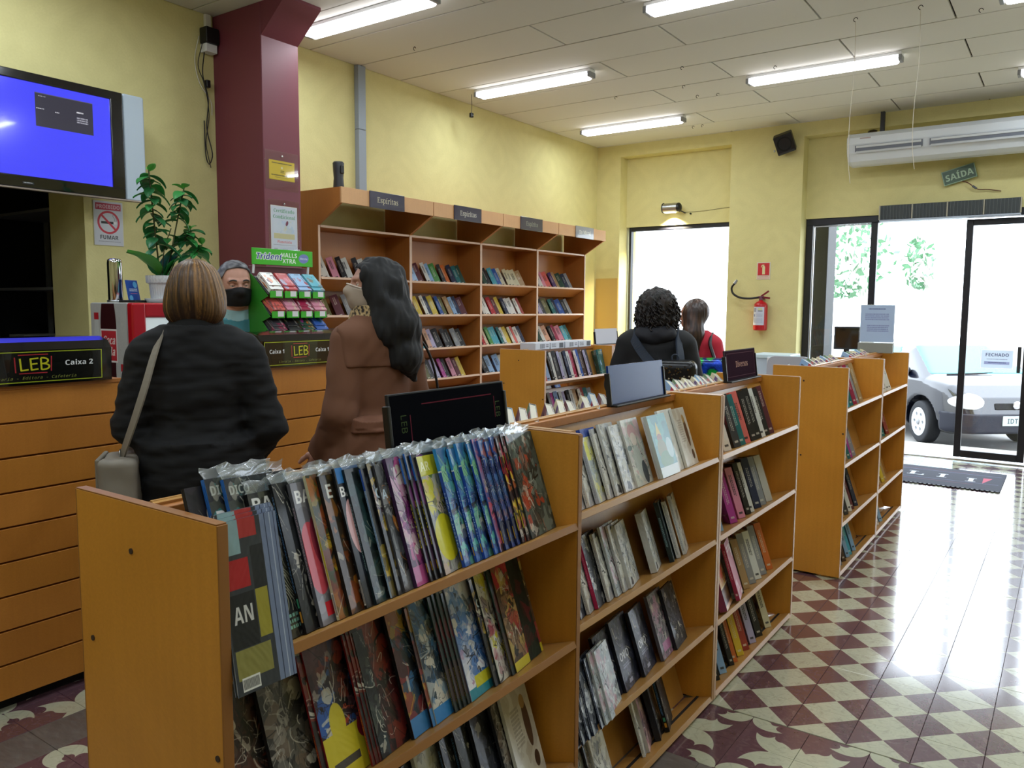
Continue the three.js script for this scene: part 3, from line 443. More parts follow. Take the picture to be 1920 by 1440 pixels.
row({ xf: -1.044, y: LEV[1], kind: 'manga_book', yaw: 15, tmax: 0.012, keys: ['pale spined', 'patterned navy spine', 'white manga', 'magenta spined', 'white manga', 'pale spined', 'white manga', 'silver sleeved'], zs: [-1.82, -1.86, -1.91, -1.96, -2.03, -2.08, -2.126, -2.169], end: -2.225, w: 0.14, h: 0.205, where: 'second shelf of ' + s2, group: g2 });
row({ xf: -1.044, y: LEV[1], kind: 'manga_book', start: 8, keys: ['silver sleeved', 'dark teal', 'white manga', 'white manga'], zs: [-2.354, -2.49, -2.545, -2.595], end: -2.639, w: 0.14, h: 0.205, where: 'second shelf of ' + s2, group: g2 });
row({ xf: -1.044, y: LEV[2], kind: 'manga_book', yaw: 9, tmax: 0.012, keys: ['navy title', 'navy title', 'navy title', 'grey pink', 'dark pattern'], zs: [-2.04, -2.151, -2.283, -2.427, -2.538], end: -2.667, w: 0.145, h: 0.215, where: 'third shelf of ' + s2, group: g2 });
row({ xf: -1.03, y: LEV[2] - 0.012, inset: 0.0, yaw: 14, kind: 'manga_book', start: 5, keys: ['patterned navy spine', 'patterned navy spine', 'patterned navy spine', 'patterned navy spine', 'patterned navy spine', 'pale spined', 'pale spined'], zs: spread(7, -1.78, -2.02), end: -2.04, w: 0.13, h: 0.2, tmax: 0.007, where: 'third shelf of ' + s2, group: g2 });
row({ xf: -1.044, y: LEV[3], kind: 'manga_book', yaw: 15, tmax: 0.012, keys: ['patterned navy spine', 'pale spined', 'grey pink', 'pale spined', 'grey brown', 'white manga'], zs: spread(6, -1.79, -2.06), end: -2.08, w: 0.13, h: 0.2, where: 'bottom shelf of ' + s2, group: g2 });
row({ xf: -1.044, y: LEV[3], kind: 'manga_book', start: 6, keys: ['white manga', 'pink cover', 'dark pattern', 'black lettered'], zs: [-2.297, -2.33, -2.42, -2.49], end: -2.603, w: 0.145, h: 0.212, where: 'bottom shelf of ' + s2, group: g2 });
// third bookcase
const s3 = 'third low bookcase', g3 = 'books on the third low bookcase', B3 = { xf: -1.044, kind: 'paperback_book', w: 0.145, h: 0.218, yaw: 38, group: g3, tmax: 0.03 };
row({ ...B3, y: LEV[0], keys: ['white', 'charcoal', 'teal', 'coral', 'black', 'black', 'white', 'black', 'maroon'], zs: [-3.02, -3.13, -3.187, -3.246, -3.335, -3.391, -3.442, -3.502, -3.563], end: -3.61, where: 'top shelf of ' + s3 });
row({ ...B3, y: LEV[1], keys: ['sky blue', 'magenta', 'pink', 'black', 'white', 'navy', 'grey', 'red circle white'], zs: [-2.96, -3.117, -3.213, -3.286, -3.328, -3.42, -3.486, -3.575], end: -3.715, where: 'second shelf of ' + s3 });
row({ ...B3, y: LEV[2], keys: ['grey', 'charcoal', 'tan', 'grey', 'white', 'grey', 'orange'], zs: [-3.155, -3.227, -3.308, -3.385, -3.457, -3.532, -3.62], end: -3.732, where: 'third shelf of ' + s3, start: 2 });
row({ ...B3, y: LEV[2] + 0.01, inset: -0.012, yaw: 16, keys: ['orange cookery', 'crimson'], zs: [-2.93, -3.075], end: -3.15, where: 'third shelf of ' + s3, w: 0.17, h: 0.23 });
row({ ...B3, y: LEV[3], keys: ['black', 'sky blue', 'black', 'orange', 'yellow', 'brick red', 'lilac', 'black', 'cream'], zs: [-2.974, -3.051, -3.138, -3.177, -3.256, -3.324, -3.416, -3.505, -3.63], end: -3.79, where: 'bottom shelf of ' + s3 });
// fourth and fifth
const rows4 = [['teal', 'cyan', 'teal', 'crimson', 'grey', 'tan'], ['white', 'cream', 'tan', 'teal', 'magenta', 'grey'], ['cream', 'tan', 'charcoal', 'white', 'maroon', 'navy'], ['black', 'grey', 'brown', 'sky blue', 'cyan', 'sky blue']];
const rows5 = [['navy', 'white', 'white', 'white', 'white'], ['white', 'grey', 'teal', 'brick red'], ['charcoal', 'brick red', 'tan', 'yellow', 'tan'], ['orange', 'white', 'sky blue']];
const SH = ['top', 'second', 'third', 'bottom'];
rows4.forEach((keys, k) => row({ xf: -0.989, y: LEV[k], yaw: 34, kind: 'paperback_book', keys, zs: spread(6, k === 1 ? -4.66 : -4.7, k === 1 ? -5.05 : -5.2), end: -5.23, w: 0.16, h: 0.235, where: SH[k] + ' shelf of fourth low bookcase', group: 'books on the fourth low bookcase' }));
rows5.forEach((keys, k) => row({ xf: -0.989, y: LEV[k], yaw: 34, kind: 'paperback_book', keys, zs: spread(keys.length, -5.68, -6.12), end: -6.15, w: 0.16, h: 0.225, where: SH[k] + ' shelf of fifth low bookcase', group: 'books on the fifth low bookcase' }));
// bookcase by the wall
const s6 = 'bookcase behind the black sign', g6 = 'books on the bookcase behind the black sign';
row({ xf: -3.174, y: LEV[0], yaw: 40, kind: 'paperback_book', keys: ['lilac', 'coral', 'sky blue', 'black', 'white', 'charcoal', 'lilac', 'grey', 'navy', 'white', 'crimson', 'white', 'blue', 'brown', 'lilac', 'charcoal'], zs: spread(16, -4.965, -5.76), end: -5.8, w: 0.15, h: 0.225, where: 'top shelf of ' + s6, group: g6, tmax: 0.034 });
row({ xf: -3.174, y: LEV[1], yaw: 40, kind: 'paperback_book', keys: ['white', 'black', 'black', 'grey', 'magenta', 'sky blue', 'white', 'lilac', 'black', 'white', 'tan', 'white', 'brick red', 'teal', 'grey'], zs: spread(15, -4.965, -5.82), end: -5.86, w: 0.15, h: 0.22, where: 'second shelf of ' + s6, group: g6, tmax: 0.034 });
{ const o = thing('open_book', 'teal hardback standing half open at the far end of the shelf behind the black sign', 'book', [-3.2, LEV[0] - 0.008, -5.86]);
  o.rotation.set(0, R(10), R(14)); const [c, pb] = bookGeo(0.14, 0.21, 0.012); obj('cover', c, bookMat('teal'), o); obj('page_block', pb, M.pages, o); const c2 = obj('back_cover', span(-0.002, 0, 0, 0.21, 0, -0.14), bookMat('teal'), o); c2.position.x = -0.012; c2.rotation.y = R(38); }
// tops of the books on the far side of the second and third cases
[['second', -1.04, -1.78, -2.7], ['third', -1.04, -2.9, -3.5], ['fourth', -0.985, -4.65, -5.4], ['fifth', -0.985, -5.66, -6.3]].forEach(([n, xf, za, zb]) => row({ xf: xf - 0.406, y: LEV[0], yaw: 40, side: -1, kind: 'paperback_book', keys: Array.from({ length: 13 }, (_, i) => ['white', 'cream', 'white', 'grey', 'white', 'sky blue', 'cream'][i % 7]), zs: spread(13, zb, za), end: za + 0.04, w: 0.15, h: 0.275, where: `far side of the ${n} low bookcase`, group: `books on the far side of the ${n} low bookcase` }));

// ---------- tall bookcase along the wall ----------
const CX = -4.65, CB = WX + 0.02, div = [-4.095, -5.1, -6.085, -7.06, -8.05], WL = [1.72, 1.43, 1.135, 0.86, 0.57, 0.28];
{
  const t = thing('tall_bookcase', 'tall four-bay wooden bookcase along the yellow wall, with a slanted canopy', 'bookcase', [CX, 0, (div[0] + div[4]) / 2]), cz = (div[0] + div[4]) / 2;
  div.forEach((z, i) => {
    const w = i === 0 || i === 4 ? 0.02 : 0.03, p = obj('upright', uvBox(prism([[CB - CX, 0], [0, 0], [0, 2.1], [0.245, 2.245], [0.245, 2.36], [CB - CX, 2.36]], w).translate(0, 0, z - cz - w / 2)), M.woodWarm, t);
    obj('edge_band', rspan(-0.001, 0.003, 0, 2.1, z - cz - w / 2, z - cz + w / 2, 0.001), M.edge, p);
  });
  obj('back', uvBox(span(CB - CX - 0.012, CB - CX - 0.002, 0, 2.09, div[0] - cz, div[4] - cz)), M.woodWarm, t);
  for (let b = 0; b < 4; b++) {
    const za = div[b] - cz - 0.016, zb = div[b + 1] - cz + 0.016;
    obj('fascia_board', uvBox(rspan(0.243, 0.259, 2.245, 2.36, div[b] - cz + (b ? -0.004 : 0.012), div[b + 1] - cz + (b < 3 ? 0.004 : -0.012), 0.001)), new THREE.MeshStandardMaterial({ map: M.fasciaTex ??= woodTex(203, 156, 110, 12), roughness: 0.5 }), t);
    const top = obj('top_shelf', uvBox(rspan(CB - CX, -0.004, 2.085, 2.103, za, zb, 0.001)), M.woodWarm, t);
    obj('edge_band', rspan(-0.004, 0, 2.085, 2.103, za, zb, 0.001), M.edge, top);
    const a = R(30), put = (g, y) => g.rotateZ(a).translate(-0.004, y, 0);
    WL.forEach((y, k) => {
      const s = obj('shelf', uvBox(put(rspan(-0.175, -0.004, -0.02, 0, za, zb, 0.001), y)), M.woodWarm, t);
      obj('edge_band', put(rspan(-0.004, 0, -0.02, 0, za, zb, 0.001), y), M.edge, s);
      obj('back_board', uvBox(put(rspan(-0.175, -0.165, 0, 0.235, za, zb, 0.001), y)), M.woodWarm, t);
    });
  }
  obj('plinth', span(CB - CX, -0.04, 0, 0.08, div[0] - cz, div[4] - cz), M.plinth, t);
}
const bays = [
  ['white white pink black white charcoal white cyan black charcoal', 'orange olive maroon grey charcoal black teal grey', 'black navy grey maroon white tan', 'grey black white navy maroon tan', 'navy grey white tan'],
  ['lilac sky_blue maroon white sky_blue green charcoal orange navy teal dark_green', 'blue maroon yellow white navy yellow blue olive tan sky_blue navy maroon', 'grey cyan cyan peach lilac black charcoal black grey black', 'charcoal grey black olive charcoal lilac magenta black pink maroon yellow', 'white blue grey red'],
  ['cyan dark_green black cyan blue cream cream cream cream tan', 'white white white red maroon yellow navy white white white brick_red', 'white red cream green cyan cyan teal white yellow white coral white navy', 'blue black sky_blue sky_blue cream tan blue', 'white red navy grey'],
  ['lilac white pink coral purple tan dark_green navy grey', 'lilac lilac charcoal olive teal navy blue black grey', 'black dark_green white peach black crimson pink cyan teal', 'white blue tan navy', 'white grey blue'],
];
bays.forEach((b, i) => b.forEach((s, k) => {
  const keys = s.split(' ').map((n) => n.replace('_', ' ')), z0 = div[i] - 0.05, z1 = div[i + 1] + 0.12;
  row({ xf: CX - 0.004, y: WL[k], lean: 30, yaw: 47, inset: 0.015, kind: 'paperback_book', keys, zs: spread(keys.length, z0, z1), end: z1 - 0.05, w: 0.14, h: 0.2, tmax: 0.06, where: `${['top', 'second', 'third', 'fourth', 'fifth'][k]} shelf, ${['first', 'second', 'third', 'last'][i]} wall bookcase bay`, group: 'books on the tall wall bookcase' });
}));
// category plaques on the fascia
function textTex(w, h, bg, draw) { return canvasTex(w, h, (c) => { c.fillStyle = bg; c.fillRect(0, 0, w, h); draw(c, w, h); }); }
[['Espíritas', -4.55, '#c8bfa0'], ['Espíritas', -5.55, '#c8c4b8'], ['Espírita', -6.55, '#8f9284'], ['Da Mitral', -7.58, '#e8e6d8']].forEach(([s, z, ink], i) => {
  const t = thing('category_plaque', `dark plaque lettered ${s} on the ${['first', 'second', 'third', 'last'][i]} fascia board of the wall bookcase`, 'plaque', [CX + 0.262, 2.302, z]);
  obj('plate', rspan(-0.002, 0.008, -0.062, 0.062, -0.19, 0.19, 0.003), phys({ color: i === 3 ? 0x8c8e96 : 0x3a3648, roughness: 0.22, clearcoat: 0.6 }), t);
  obj('lettering', new THREE.PlaneGeometry(0.34, 0.1).rotateY(Math.PI / 2).translate(0.0086, 0, 0), phys({ map: textTex(512, 150, i === 3 ? '#8c8e96' : '#3a3648', (c) => { c.fillStyle = ink; c.font = '84px serif'; c.textAlign = 'center'; c.fillText(s, 256, 104); }), roughness: 0.25, clearcoat: 0.6 }), t);
});
// sign holders standing on the ridges
function ridgeSign(label, x, z0, z1, y, h, plateMat, tex) {
  const t = thing('shelf_sign', label, 'sign', [x, y, (z0 + z1) / 2]), w = Math.abs(z0 - z1);
  const p = obj('plate', rspan(-0.004, 0.004, 0.004, h, -w / 2, w / 2, 0.002).rotateZ(R(7)), plateMat, t);
  for (const s of [-1, 1]) obj('side_clip', rspan(-0.009, 0.009, 0, h * 0.82, s * w / 2 - 0.004, s * w / 2 + 0.007, 0.003).rotateZ(R(7)), M.black, t);
  obj('foot', rspan(-0.024, 0.026, 0, 0.008, -w / 2, w / 2, 0.003), M.black, t);
  if (tex) obj('print', new THREE.PlaneGeometry(w - 0.012, h - 0.012).rotateY(Math.PI / 2).translate(0.0045, h / 2 + 0.002, 0).rotateZ(R(7)), phys({ map: tex, roughness: 0.95, specularIntensity: 0.05 }), p);
}
ridgeSign('matt black sign with thin red rules, standing on the nearest low bookcase', -1.185, -1.235, -1.66, 1.176, 0.135, mat(0x0b0c10, 0.6), textTex(1024, 320, '#0d0e13', (c) => {
  c.strokeStyle = '#6a2a38'; c.lineWidth = 7; c.beginPath(); c.moveTo(250, 66); c.lineTo(900, 66); c.moveTo(150, 120); c.lineTo(150, 320); c.moveTo(925, 80); c.lineTo(925, 220); c.stroke();
  c.fillStyle = '#4a5a38'; c.font = '62px monospace'; for (const x of [100, 960]) { c.save(); c.translate(x - 26, 110); c.rotate(Math.PI / 2); c.fillText('LEB', 0, 0); c.restore(); }
}));
ridgeSign('glossy blank sign tinted blue for reflected sky, standing on the second low bookcase', -1.225, -2.3, -2.72, 1.176, 0.135, phys({ color: 0x1d3874, roughness: 0.26, specularIntensity: 0.45, specularColor: new THREE.Color(0.7, 0.85, 1) }));  // blue of the reflected sky is put into the plate colour
ridgeSign('maroon sign lettered Diversos, standing on the third low bookcase', -1.225, -3.36, -3.76, 1.176, 0.14, mat(0x2a1622, 0.7), textTex(640, 224, '#311c2a', (c) => { c.fillStyle = '#d0a498'; c.font = '64px serif'; c.textAlign = 'center'; c.fillText('Diversos', 330, 130); c.strokeStyle = '#6a4a56'; c.lineWidth = 4; c.strokeRect(24, 20, 590, 180); }));
ridgeSign('small pale grey sign on the bookcase left of the curly haired customer', -3.375, -6.05, -6.46, 1.176, 0.14, mat(0x9b98a0, 0.4));
// ---------- counters ----------
const FX = -3.13;   // customers' face of the counters
function counter(label, z0, z1, endPanel) {   // slatted front from z0 (near) to z1
  const t = thing('service_counter', label, 'counter', [FX, 0, (z0 + z1) / 2]), h = (z0 - z1) / 2;
  obj('carcass', uvBox(rspan(-0.42, -0.022, 0.05, 1.18, -h + 0.002, h - 0.002, 0.002)), M.woodWarm, t);
  obj('kick_board', span(-0.4, -0.05, 0, 0.05, -h + 0.01, h - 0.01), M.dark, t);
  for (let k = 0; k < 9; k++) obj('slat', uvBox(rspan(-0.022, 0, k ? 0.055 + k * 0.1272 : 0.05, 0.055 + (k + 1) * 0.1272 - 0.007, -h, h, 0.002)), slatMats[k % 3], t);
  obj('counter_top', uvBox(rspan(-0.43, 0.004, 1.19, 1.206, -h, h, 0.002)), M.woodWarm, t);
  return t;
}
const slatMats = [woodTex(188, 122, 44, 3), woodTex(182, 116, 42, 4), woodTex(192, 124, 48, 8)].map((map) => new THREE.MeshStandardMaterial({ map, roughness: 0.45 }));
counter('slatted wooden counter at the left edge, carrying the Caixa 2 light box', 0.9, -1.712);
counter('slatted wooden counter between the two women, carrying the Caixa 1 light box', -2.33, -2.98);
{ // lower desk in the gap, its shelf open to the customers
  const t = thing('display_desk', 'low wooden display desk between the counters, magazines in its open front', 'desk', [FX, 0, -2.02]);
  obj('desk_top', uvBox(rspan(-0.4, -0.02, 0.985, 1.02, -0.305, 0.305, 0.003)), M.board, t);
  for (const s of [-1, 1]) obj('side_panel', uvBox(rspan(-0.38, -0.04, 0, 0.985, s * 0.305, s * 0.287, 0.002)), M.woodWarm, t);
  obj('back_panel', uvBox(span(-0.34, -0.32, 0, 0.985, -0.287, 0.287)), M.wood, t);
  for (const y of [0.3, 0.66]) obj('shelf', uvBox(rspan(-0.32, -0.06, y, y + 0.02, -0.287, 0.287, 0.002)), M.woodWarm, t);
}
const bannerTex = (n, both) => textTex(1024, 280, '#0c0f0c', (c) => {
  c.strokeStyle = '#a8b82c'; c.lineWidth = 8; c.strokeRect(10, 10, 1004, 260);
  c.save(); c.translate(512, 116); c.strokeStyle = '#b03038'; c.lineWidth = 9;
  for (const [x0, y0, x1, y1] of [[-104, -82, 104, -82], [-100, 78, 96, 78], [-128, -64, -122, 70], [128, -66, 124, 66]]) { c.beginPath(); c.moveTo(x0, y0); c.lineTo(x1, y1); c.stroke(); }
  c.strokeStyle = '#c9c82c'; c.lineWidth = 13; c.lineJoin = 'round';
  c.beginPath(); c.moveTo(-92, -52); c.lineTo(-84, 52); c.lineTo(-34, 46); c.moveTo(36, -50); c.lineTo(-20, -46); c.lineTo(-14, 50); c.lineTo(34, 44); c.moveTo(-18, 0); c.lineTo(28, -4);
  c.moveTo(52, -52); c.lineTo(56, 52); c.moveTo(52, -52); c.bezierCurveTo(120, -56, 118, 0, 56, -2); c.bezierCurveTo(132, -2, 126, 56, 56, 50); c.stroke(); c.restore();
  c.fillStyle = '#e6eaea'; c.font = 'bold 62px sans-serif'; c.textAlign = 'center'; c.fillText('Caixa ' + n, 842, 138); c.fillText('Caixa ' + n, 182, 138);
  c.fillStyle = '#8f9444'; c.font = 'italic 34px monospace'; c.fillText('Livraria - Editora - Cafeteria', 512, 246);
});
function lightBox(label, n, z0, z1) {
  const t = thing('counter_banner', label, 'sign', [-3.12, 1.206, (z0 + z1) / 2]), h = (z0 - z1) / 2;
  obj('casing', prism([[0.008, 0.002], [0.012, 0.125], [-0.01, 0.152], [-0.07, 0.166], [-0.14, 0.168], [-0.15, 0.16], [-0.15, 0.002]], 2 * h, 0.003).translate(0, 0, -h), M.blackGloss, t);
  obj('printed_face', new THREE.PlaneGeometry(2 * h - 0.05, 0.118).rotateY(Math.PI / 2).rotateZ(R(-1.8)).translate(0.0165, 0.065, 0.01), phys({ map: bannerTex(n), roughness: 0.25, clearcoat: 0.8 }), t);
}
lightBox('black light box lettered Caixa 2 on the left edge counter', 2, -1.1, -1.66);
lightBox('black light box lettered Caixa 1 on the counter below the green rack', 1, -2.37, -2.855);
// magazines in the desk front and papers on its top
[['blue', 0.13, -1.99, 0.684, 10, 'blue magazine with red lettering standing highest in the open desk front'], ['grey', 0.12, -1.86, 0.684, 16, 'grey striped magazine behind the counter corner in the open desk front'], ['magenta', 0.115, -1.84, 0.324, 14, 'pink flowered magazine low in the open desk front'], ['orange', 0.14, -1.98, 0.324, 12, 'orange magazine at the bottom of the open desk front']].forEach(([k, w, z, y, a, label], i) => {
  const o = book('magazine', k, w + 0.03, 0.25, 0.006, label, 'magazines in the open desk front', 0); o.userData.category = 'magazine'; o.quaternion.copy(qz(R(a))).multiply(qy(R(3))); o.position.set(FX - 0.12 - (i % 2) * 0.025, y, z + 0.06);
});
{ const o = thing('paper_sheets', 'white sheets of paper lying on the low desk between the counters', 'paper', [-3.3, 1.021, -1.86]); [0, 1, 2].forEach((k) => { const s = obj('sheet', bx(0.21, 0.001, 0.297, 0, 0.001 + k * 0.0014, 0), M.paper, o); s.rotation.y = k * 0.2 - 0.1; }); }
{ const o = thing('card_reader', 'small black card reader with a green key on the low desk', 'card reader', [-3.22, 1.021, -1.79], 0.5); obj('body', rspan(-0.04, 0.04, 0, 0.03, -0.08, 0.08, 0.01), M.black, o); obj('screen', rspan(-0.028, 0.028, 0.03, 0.032, -0.065, -0.02, 0.001), M.grey, o); for (let k = 0; k < 6; k++) obj('key', rspan(-0.028 + (k % 3) * 0.02, -0.014 + (k % 3) * 0.02, 0.03, 0.034, 0.01 + ((k / 3) | 0) * 0.02, 0.022 + ((k / 3) | 0) * 0.02, 0.001), k === 5 ? mat(0x7fb52c, 0.4) : M.darkgrey, o); }

// ---------- drinks cooler and what stands on it ----------
{
  const t = thing('drinks_cooler', 'tall red drinks cooler with cola bottles printed on its side', 'cooler', [-4.29, 0, -2.6]);
  const side = textTex(512, 1024, '#b9b9b8', (c) => {
    seed(3); for (let i = 0; i < 700; i++) { c.globalAlpha = 0.12; c.fillStyle = i % 2 ? '#8d8f92' : '#dadad8'; c.fillRect(rr(0, 512), rr(0, 1024), rr(2, 20), rr(2, 14)); } c.globalAlpha = 1;
    const bottle = (x, y, s, full) => { c.save(); c.translate(x, y); c.scale(s * 1.75, s);
      c.fillStyle = full ? '#3a1519' : '#c9cccb'; c.beginPath(); c.moveTo(-16, 0); c.bezierCurveTo(-18, 70, -46, 100, -46, 170); c.bezierCurveTo(-46, 220, -34, 240, -36, 290); c.bezierCurveTo(-38, 340, -46, 360, -44, 420); c.lineTo(44, 420); c.bezierCurveTo(46, 360, 38, 340, 36, 290); c.bezierCurveTo(34, 240, 46, 220, 46, 170); c.bezierCurveTo(46, 100, 18, 70, 16, 0); c.fill();
      if (!full) { c.fillStyle = '#8c241c'; c.fillRect(-40, 110, 80, 310); c.fillStyle = '#3a1519'; c.fillRect(-38, 240, 76, 180); }
      c.fillStyle = '#b82630'; c.fillRect(-19, -26, 38, 26); c.fillStyle = '#c2343e'; c.fillRect(-45, 170, 90, 84); c.strokeStyle = '#e6dede'; c.lineWidth = 5; c.strokeRect(-45, 170, 90, 84);
      c.fillStyle = '#f0e8e6'; c.font = 'italic bold 30px serif'; c.textAlign = 'center'; c.fillText('Coca', 0, 208); c.fillText('Cola', 0, 238); c.restore(); };
    bottle(80, 60, 1.0, false); bottle(250, -140, 1.4, true); bottle(440, 250, 1.05, false); bottle(270, 620, 1.1, true); bottle(110, 560, 1.0, false);
  });
  obj('cabinet', rspan(-0.21, 0.16, 0, 1.51, -0.3, 0.298, 0.006), mat(0xb8b8b6, 0.4), t);
  obj('printed_side', new THREE.PlaneGeometry(0.37, 1.5).translate(-0.025, 0.755, 0.2995), phys({ map: side, roughness: 0.35 }), t);
  const d = obj('door', [rspan(0.16, 0.215, 0, 1.51, 0.22, 0.3, 0.012), rspan(0.16, 0.215, 0, 1.51, -0.3, -0.22, 0.012), rspan(0.16, 0.215, 1.43, 1.51, -0.23, 0.23, 0.012), rspan(0.16, 0.215, 0, 0.12, -0.23, 0.23, 0.012)], M.red, t);
  obj('door_glass', span(0.185, 0.19, 0.12, 1.1, -0.22, 0.22), M.glass, d);
  obj('header_panel', rspan(0.165, 0.2, 1.12, 1.43, -0.22, 0.22, 0.002), phys({ map: textTex(256, 180, '#e8ecec', (c) => { c.fillStyle = '#d8602c'; c.font = 'italic bold 40px serif'; c.fillText('Coca-Cola', 60, 60); art(c, 90, 80, 160, 90, ['#e8c0a8', '#d8a080', '#f0ece4'], 20); }), roughness: 0.3, emissive: 0xcfdcdc, emissiveIntensity: 0.25 }), t);
  obj('inner_back', span(0.162, 0.166, 0.1, 1.1, -0.22, 0.22), M.white, t);
  const hl = new THREE.RectAreaLight(0xe8f2f2, 0.35, 0.42, 0.3); hl.position.set(-4.07, 1.275, -2.6); hl.rotation.y = -Math.PI / 2; hl.name = 'header_light'; scene.add(hl);
}
{ const t = thing('chrome_cylinder', 'tall polished chrome cup dispenser standing on the drinks cooler', 'dispenser', [-4.34, 1.511, -2.36]); obj('barrel', lathe([[0, 0], [0.038, 0], [0.038, 0.215], [0.036, 0.232], [0.028, 0.24], [0, 0.242]]), M.chrome, t); obj('base_ring', lathe([[0.038, 0], [0.044, 0], [0.044, 0.012], [0.038, 0.014]]), M.alu, t); }
{ const t = thing('card_stand', 'blue advertising card on a black base beside the white pot', 'card stand', [-4.27, 1.511, -2.43], R(25)); obj('base', rspan(-0.05, 0.05, 0, 0.014, -0.07, 0.07, 0.004), M.black, t);
  obj('card', rspan(-0.002, 0.002, 0.012, 0.125, -0.05, 0.05, 0.001).rotateZ(R(10)), mat(0x1f4fa8, 0.4), t); obj('print', new THREE.PlaneGeometry(0.098, 0.11).rotateY(Math.PI / 2).translate(0.0026, 0.068, 0).rotateZ(R(10)), mat(0xffffff, 0.4, { map: textTex(256, 288, '#1f4ea6', (c) => { c.fillStyle = '#5fb0e0'; c.beginPath(); c.arc(190, 60, 46, 0, 7); c.fill(); c.beginPath(); c.arc(60, 256, 40, 0, 7); c.fill(); lines(c, 46, 118, 170, 50, 2, '#e6ecf4'); lines(c, 60, 186, 150, 14, 1, '#e0809a'); }) }), t); }
{
  const t = thing('potted_plant', 'tall leafy green plant in a white basket-weave pot on the drinks cooler', 'plant', [-4.22, 1.511, -2.565]);
  const potG = lathe([[0.0, 0], [0.058, 0], [0.06, 0.01], [0.07, 0.105], [0.075, 0.108], [0.084, 0.112], [0.086, 0.15], [0.08, 0.152], [0.076, 0.12], [0, 0.118]], 40), weave = grainTex(256, 128, (u, v) => { const n = 128 + 90 * Math.sin(u * 6.283 * 30 + (Math.floor(v * 16) % 2) * 3.14) * Math.sin(v * 3.1416 * 16); return [n, n, n]; }, false);
  obj('pot', potG, mat(0xd6d8dc, 0.45, { bumpMap: weave, bumpScale: 0.004 }), t);
  obj('saucer', lathe([[0, 0], [0.085, 0], [0.096, 0.022], [0.09, 0.024], [0.08, 0.006], [0, 0.006]], 32), mat(0xd6d8dc, 0.45), t);
  obj('soil', new THREE.CircleGeometry(0.078, 24).rotateX(-Math.PI / 2).translate(0, 0.135, 0), mat(0x2a1c12, 0.95), t);
  const stemM = mat(0x4a4a22, 0.7), leafMs = [0x2a7c38, 0x369044, 0x206634, 0x5cb04a].map((c) => phys({ color: c, roughness: 0.45, transmission: 0.12, thickness: 0, side: THREE.DoubleSide }));
  const leafG = [0, 1, 2].map((k) => { const g = new THREE.PlaneGeometry(1, 1, 4, 6).rotateX(-Math.PI / 2), p = g.attributes.position; for (let i = 0; i < p.count; i++) { const u = p.getX(i) * 2, v = 0.5 - p.getZ(i), w = Math.pow(Math.sin(Math.PI * Math.pow(Math.min(1, Math.max(0, v)), 0.8)), 0.8) * [0.3, 0.36, 0.26][k]; p.setXYZ(i, u * w, 0.12 * Math.sin(v * 2.2) + Math.abs(u) * 0.09 - v * v * [0.25, 0.4, 0.15][k], v); } g.computeVertexNormals(); return g; });
  seed(31);
  const put = (x, y, z, a, tilt, s, g, m) => { const l = obj('leaf', leafG[g], leafMs[m], t); l.position.set(x, y, z); l.rotation.set(tilt, a, rr(-0.3, 0.3), 'YXZ'); l.scale.setScalar(s); };
  const stems = [[[0, 0.13, 0.01], [-0.01, 0.45, 0.03], [-0.02, 0.74, 0.045]], [[0.01, 0.13, -0.02], [0.015, 0.4, -0.08], [0.01, 0.66, -0.15]], [[0, 0.13, -0.03], [0.01, 0.3, -0.11], [0.0, 0.43, -0.19]], [[0.01, 0.13, -0.04], [0.03, 0.26, -0.17], [0.04, 0.34, -0.235]], [[0.0, 0.13, 0], [0.0, 0.3, -0.02], [0.01, 0.42, -0.06]]];
  stems.forEach((s, k) => {
    obj('stem', tube(s, 0.0045 - k * 0.0004, 16, 5), stemM, t);
    const c = new THREE.CatmullRomCurve3(s.map((p) => V(...p))), from = [0.26, 0.62, 0.6, 0.55, 0.4][k], n = [34, 20, 18, 12, 6][k];
    for (let i = 0; i < n; i++) { const u = from + (1 - from) * Math.pow(i / n, 0.85), p = c.getPoint(u), top = u > 0.96; put(p.x, p.y, p.z, i * 2.4 + rr(-0.4, 0.4), top ? -0.5 : rr(0.1, 0.75), rr(0.07, 0.115) * (top ? 0.7 : 1), i % 3, top ? 3 : (rnd() * 3) | 0); }
  });
  put(0.01, 0.15, 0.02, 1.0 * Math.PI * 0.02 + 0.1, -0.55, 0.24, 2, 3); for (let i = 0; i < 7; i++) put(rr(-0.02, 0.02), 0.14, rr(-0.03, 0.03), rr(0, 6.28), -1.1 + rr(-0.2, 0.2), rr(0.12, 0.2), 2, i % 3);
}
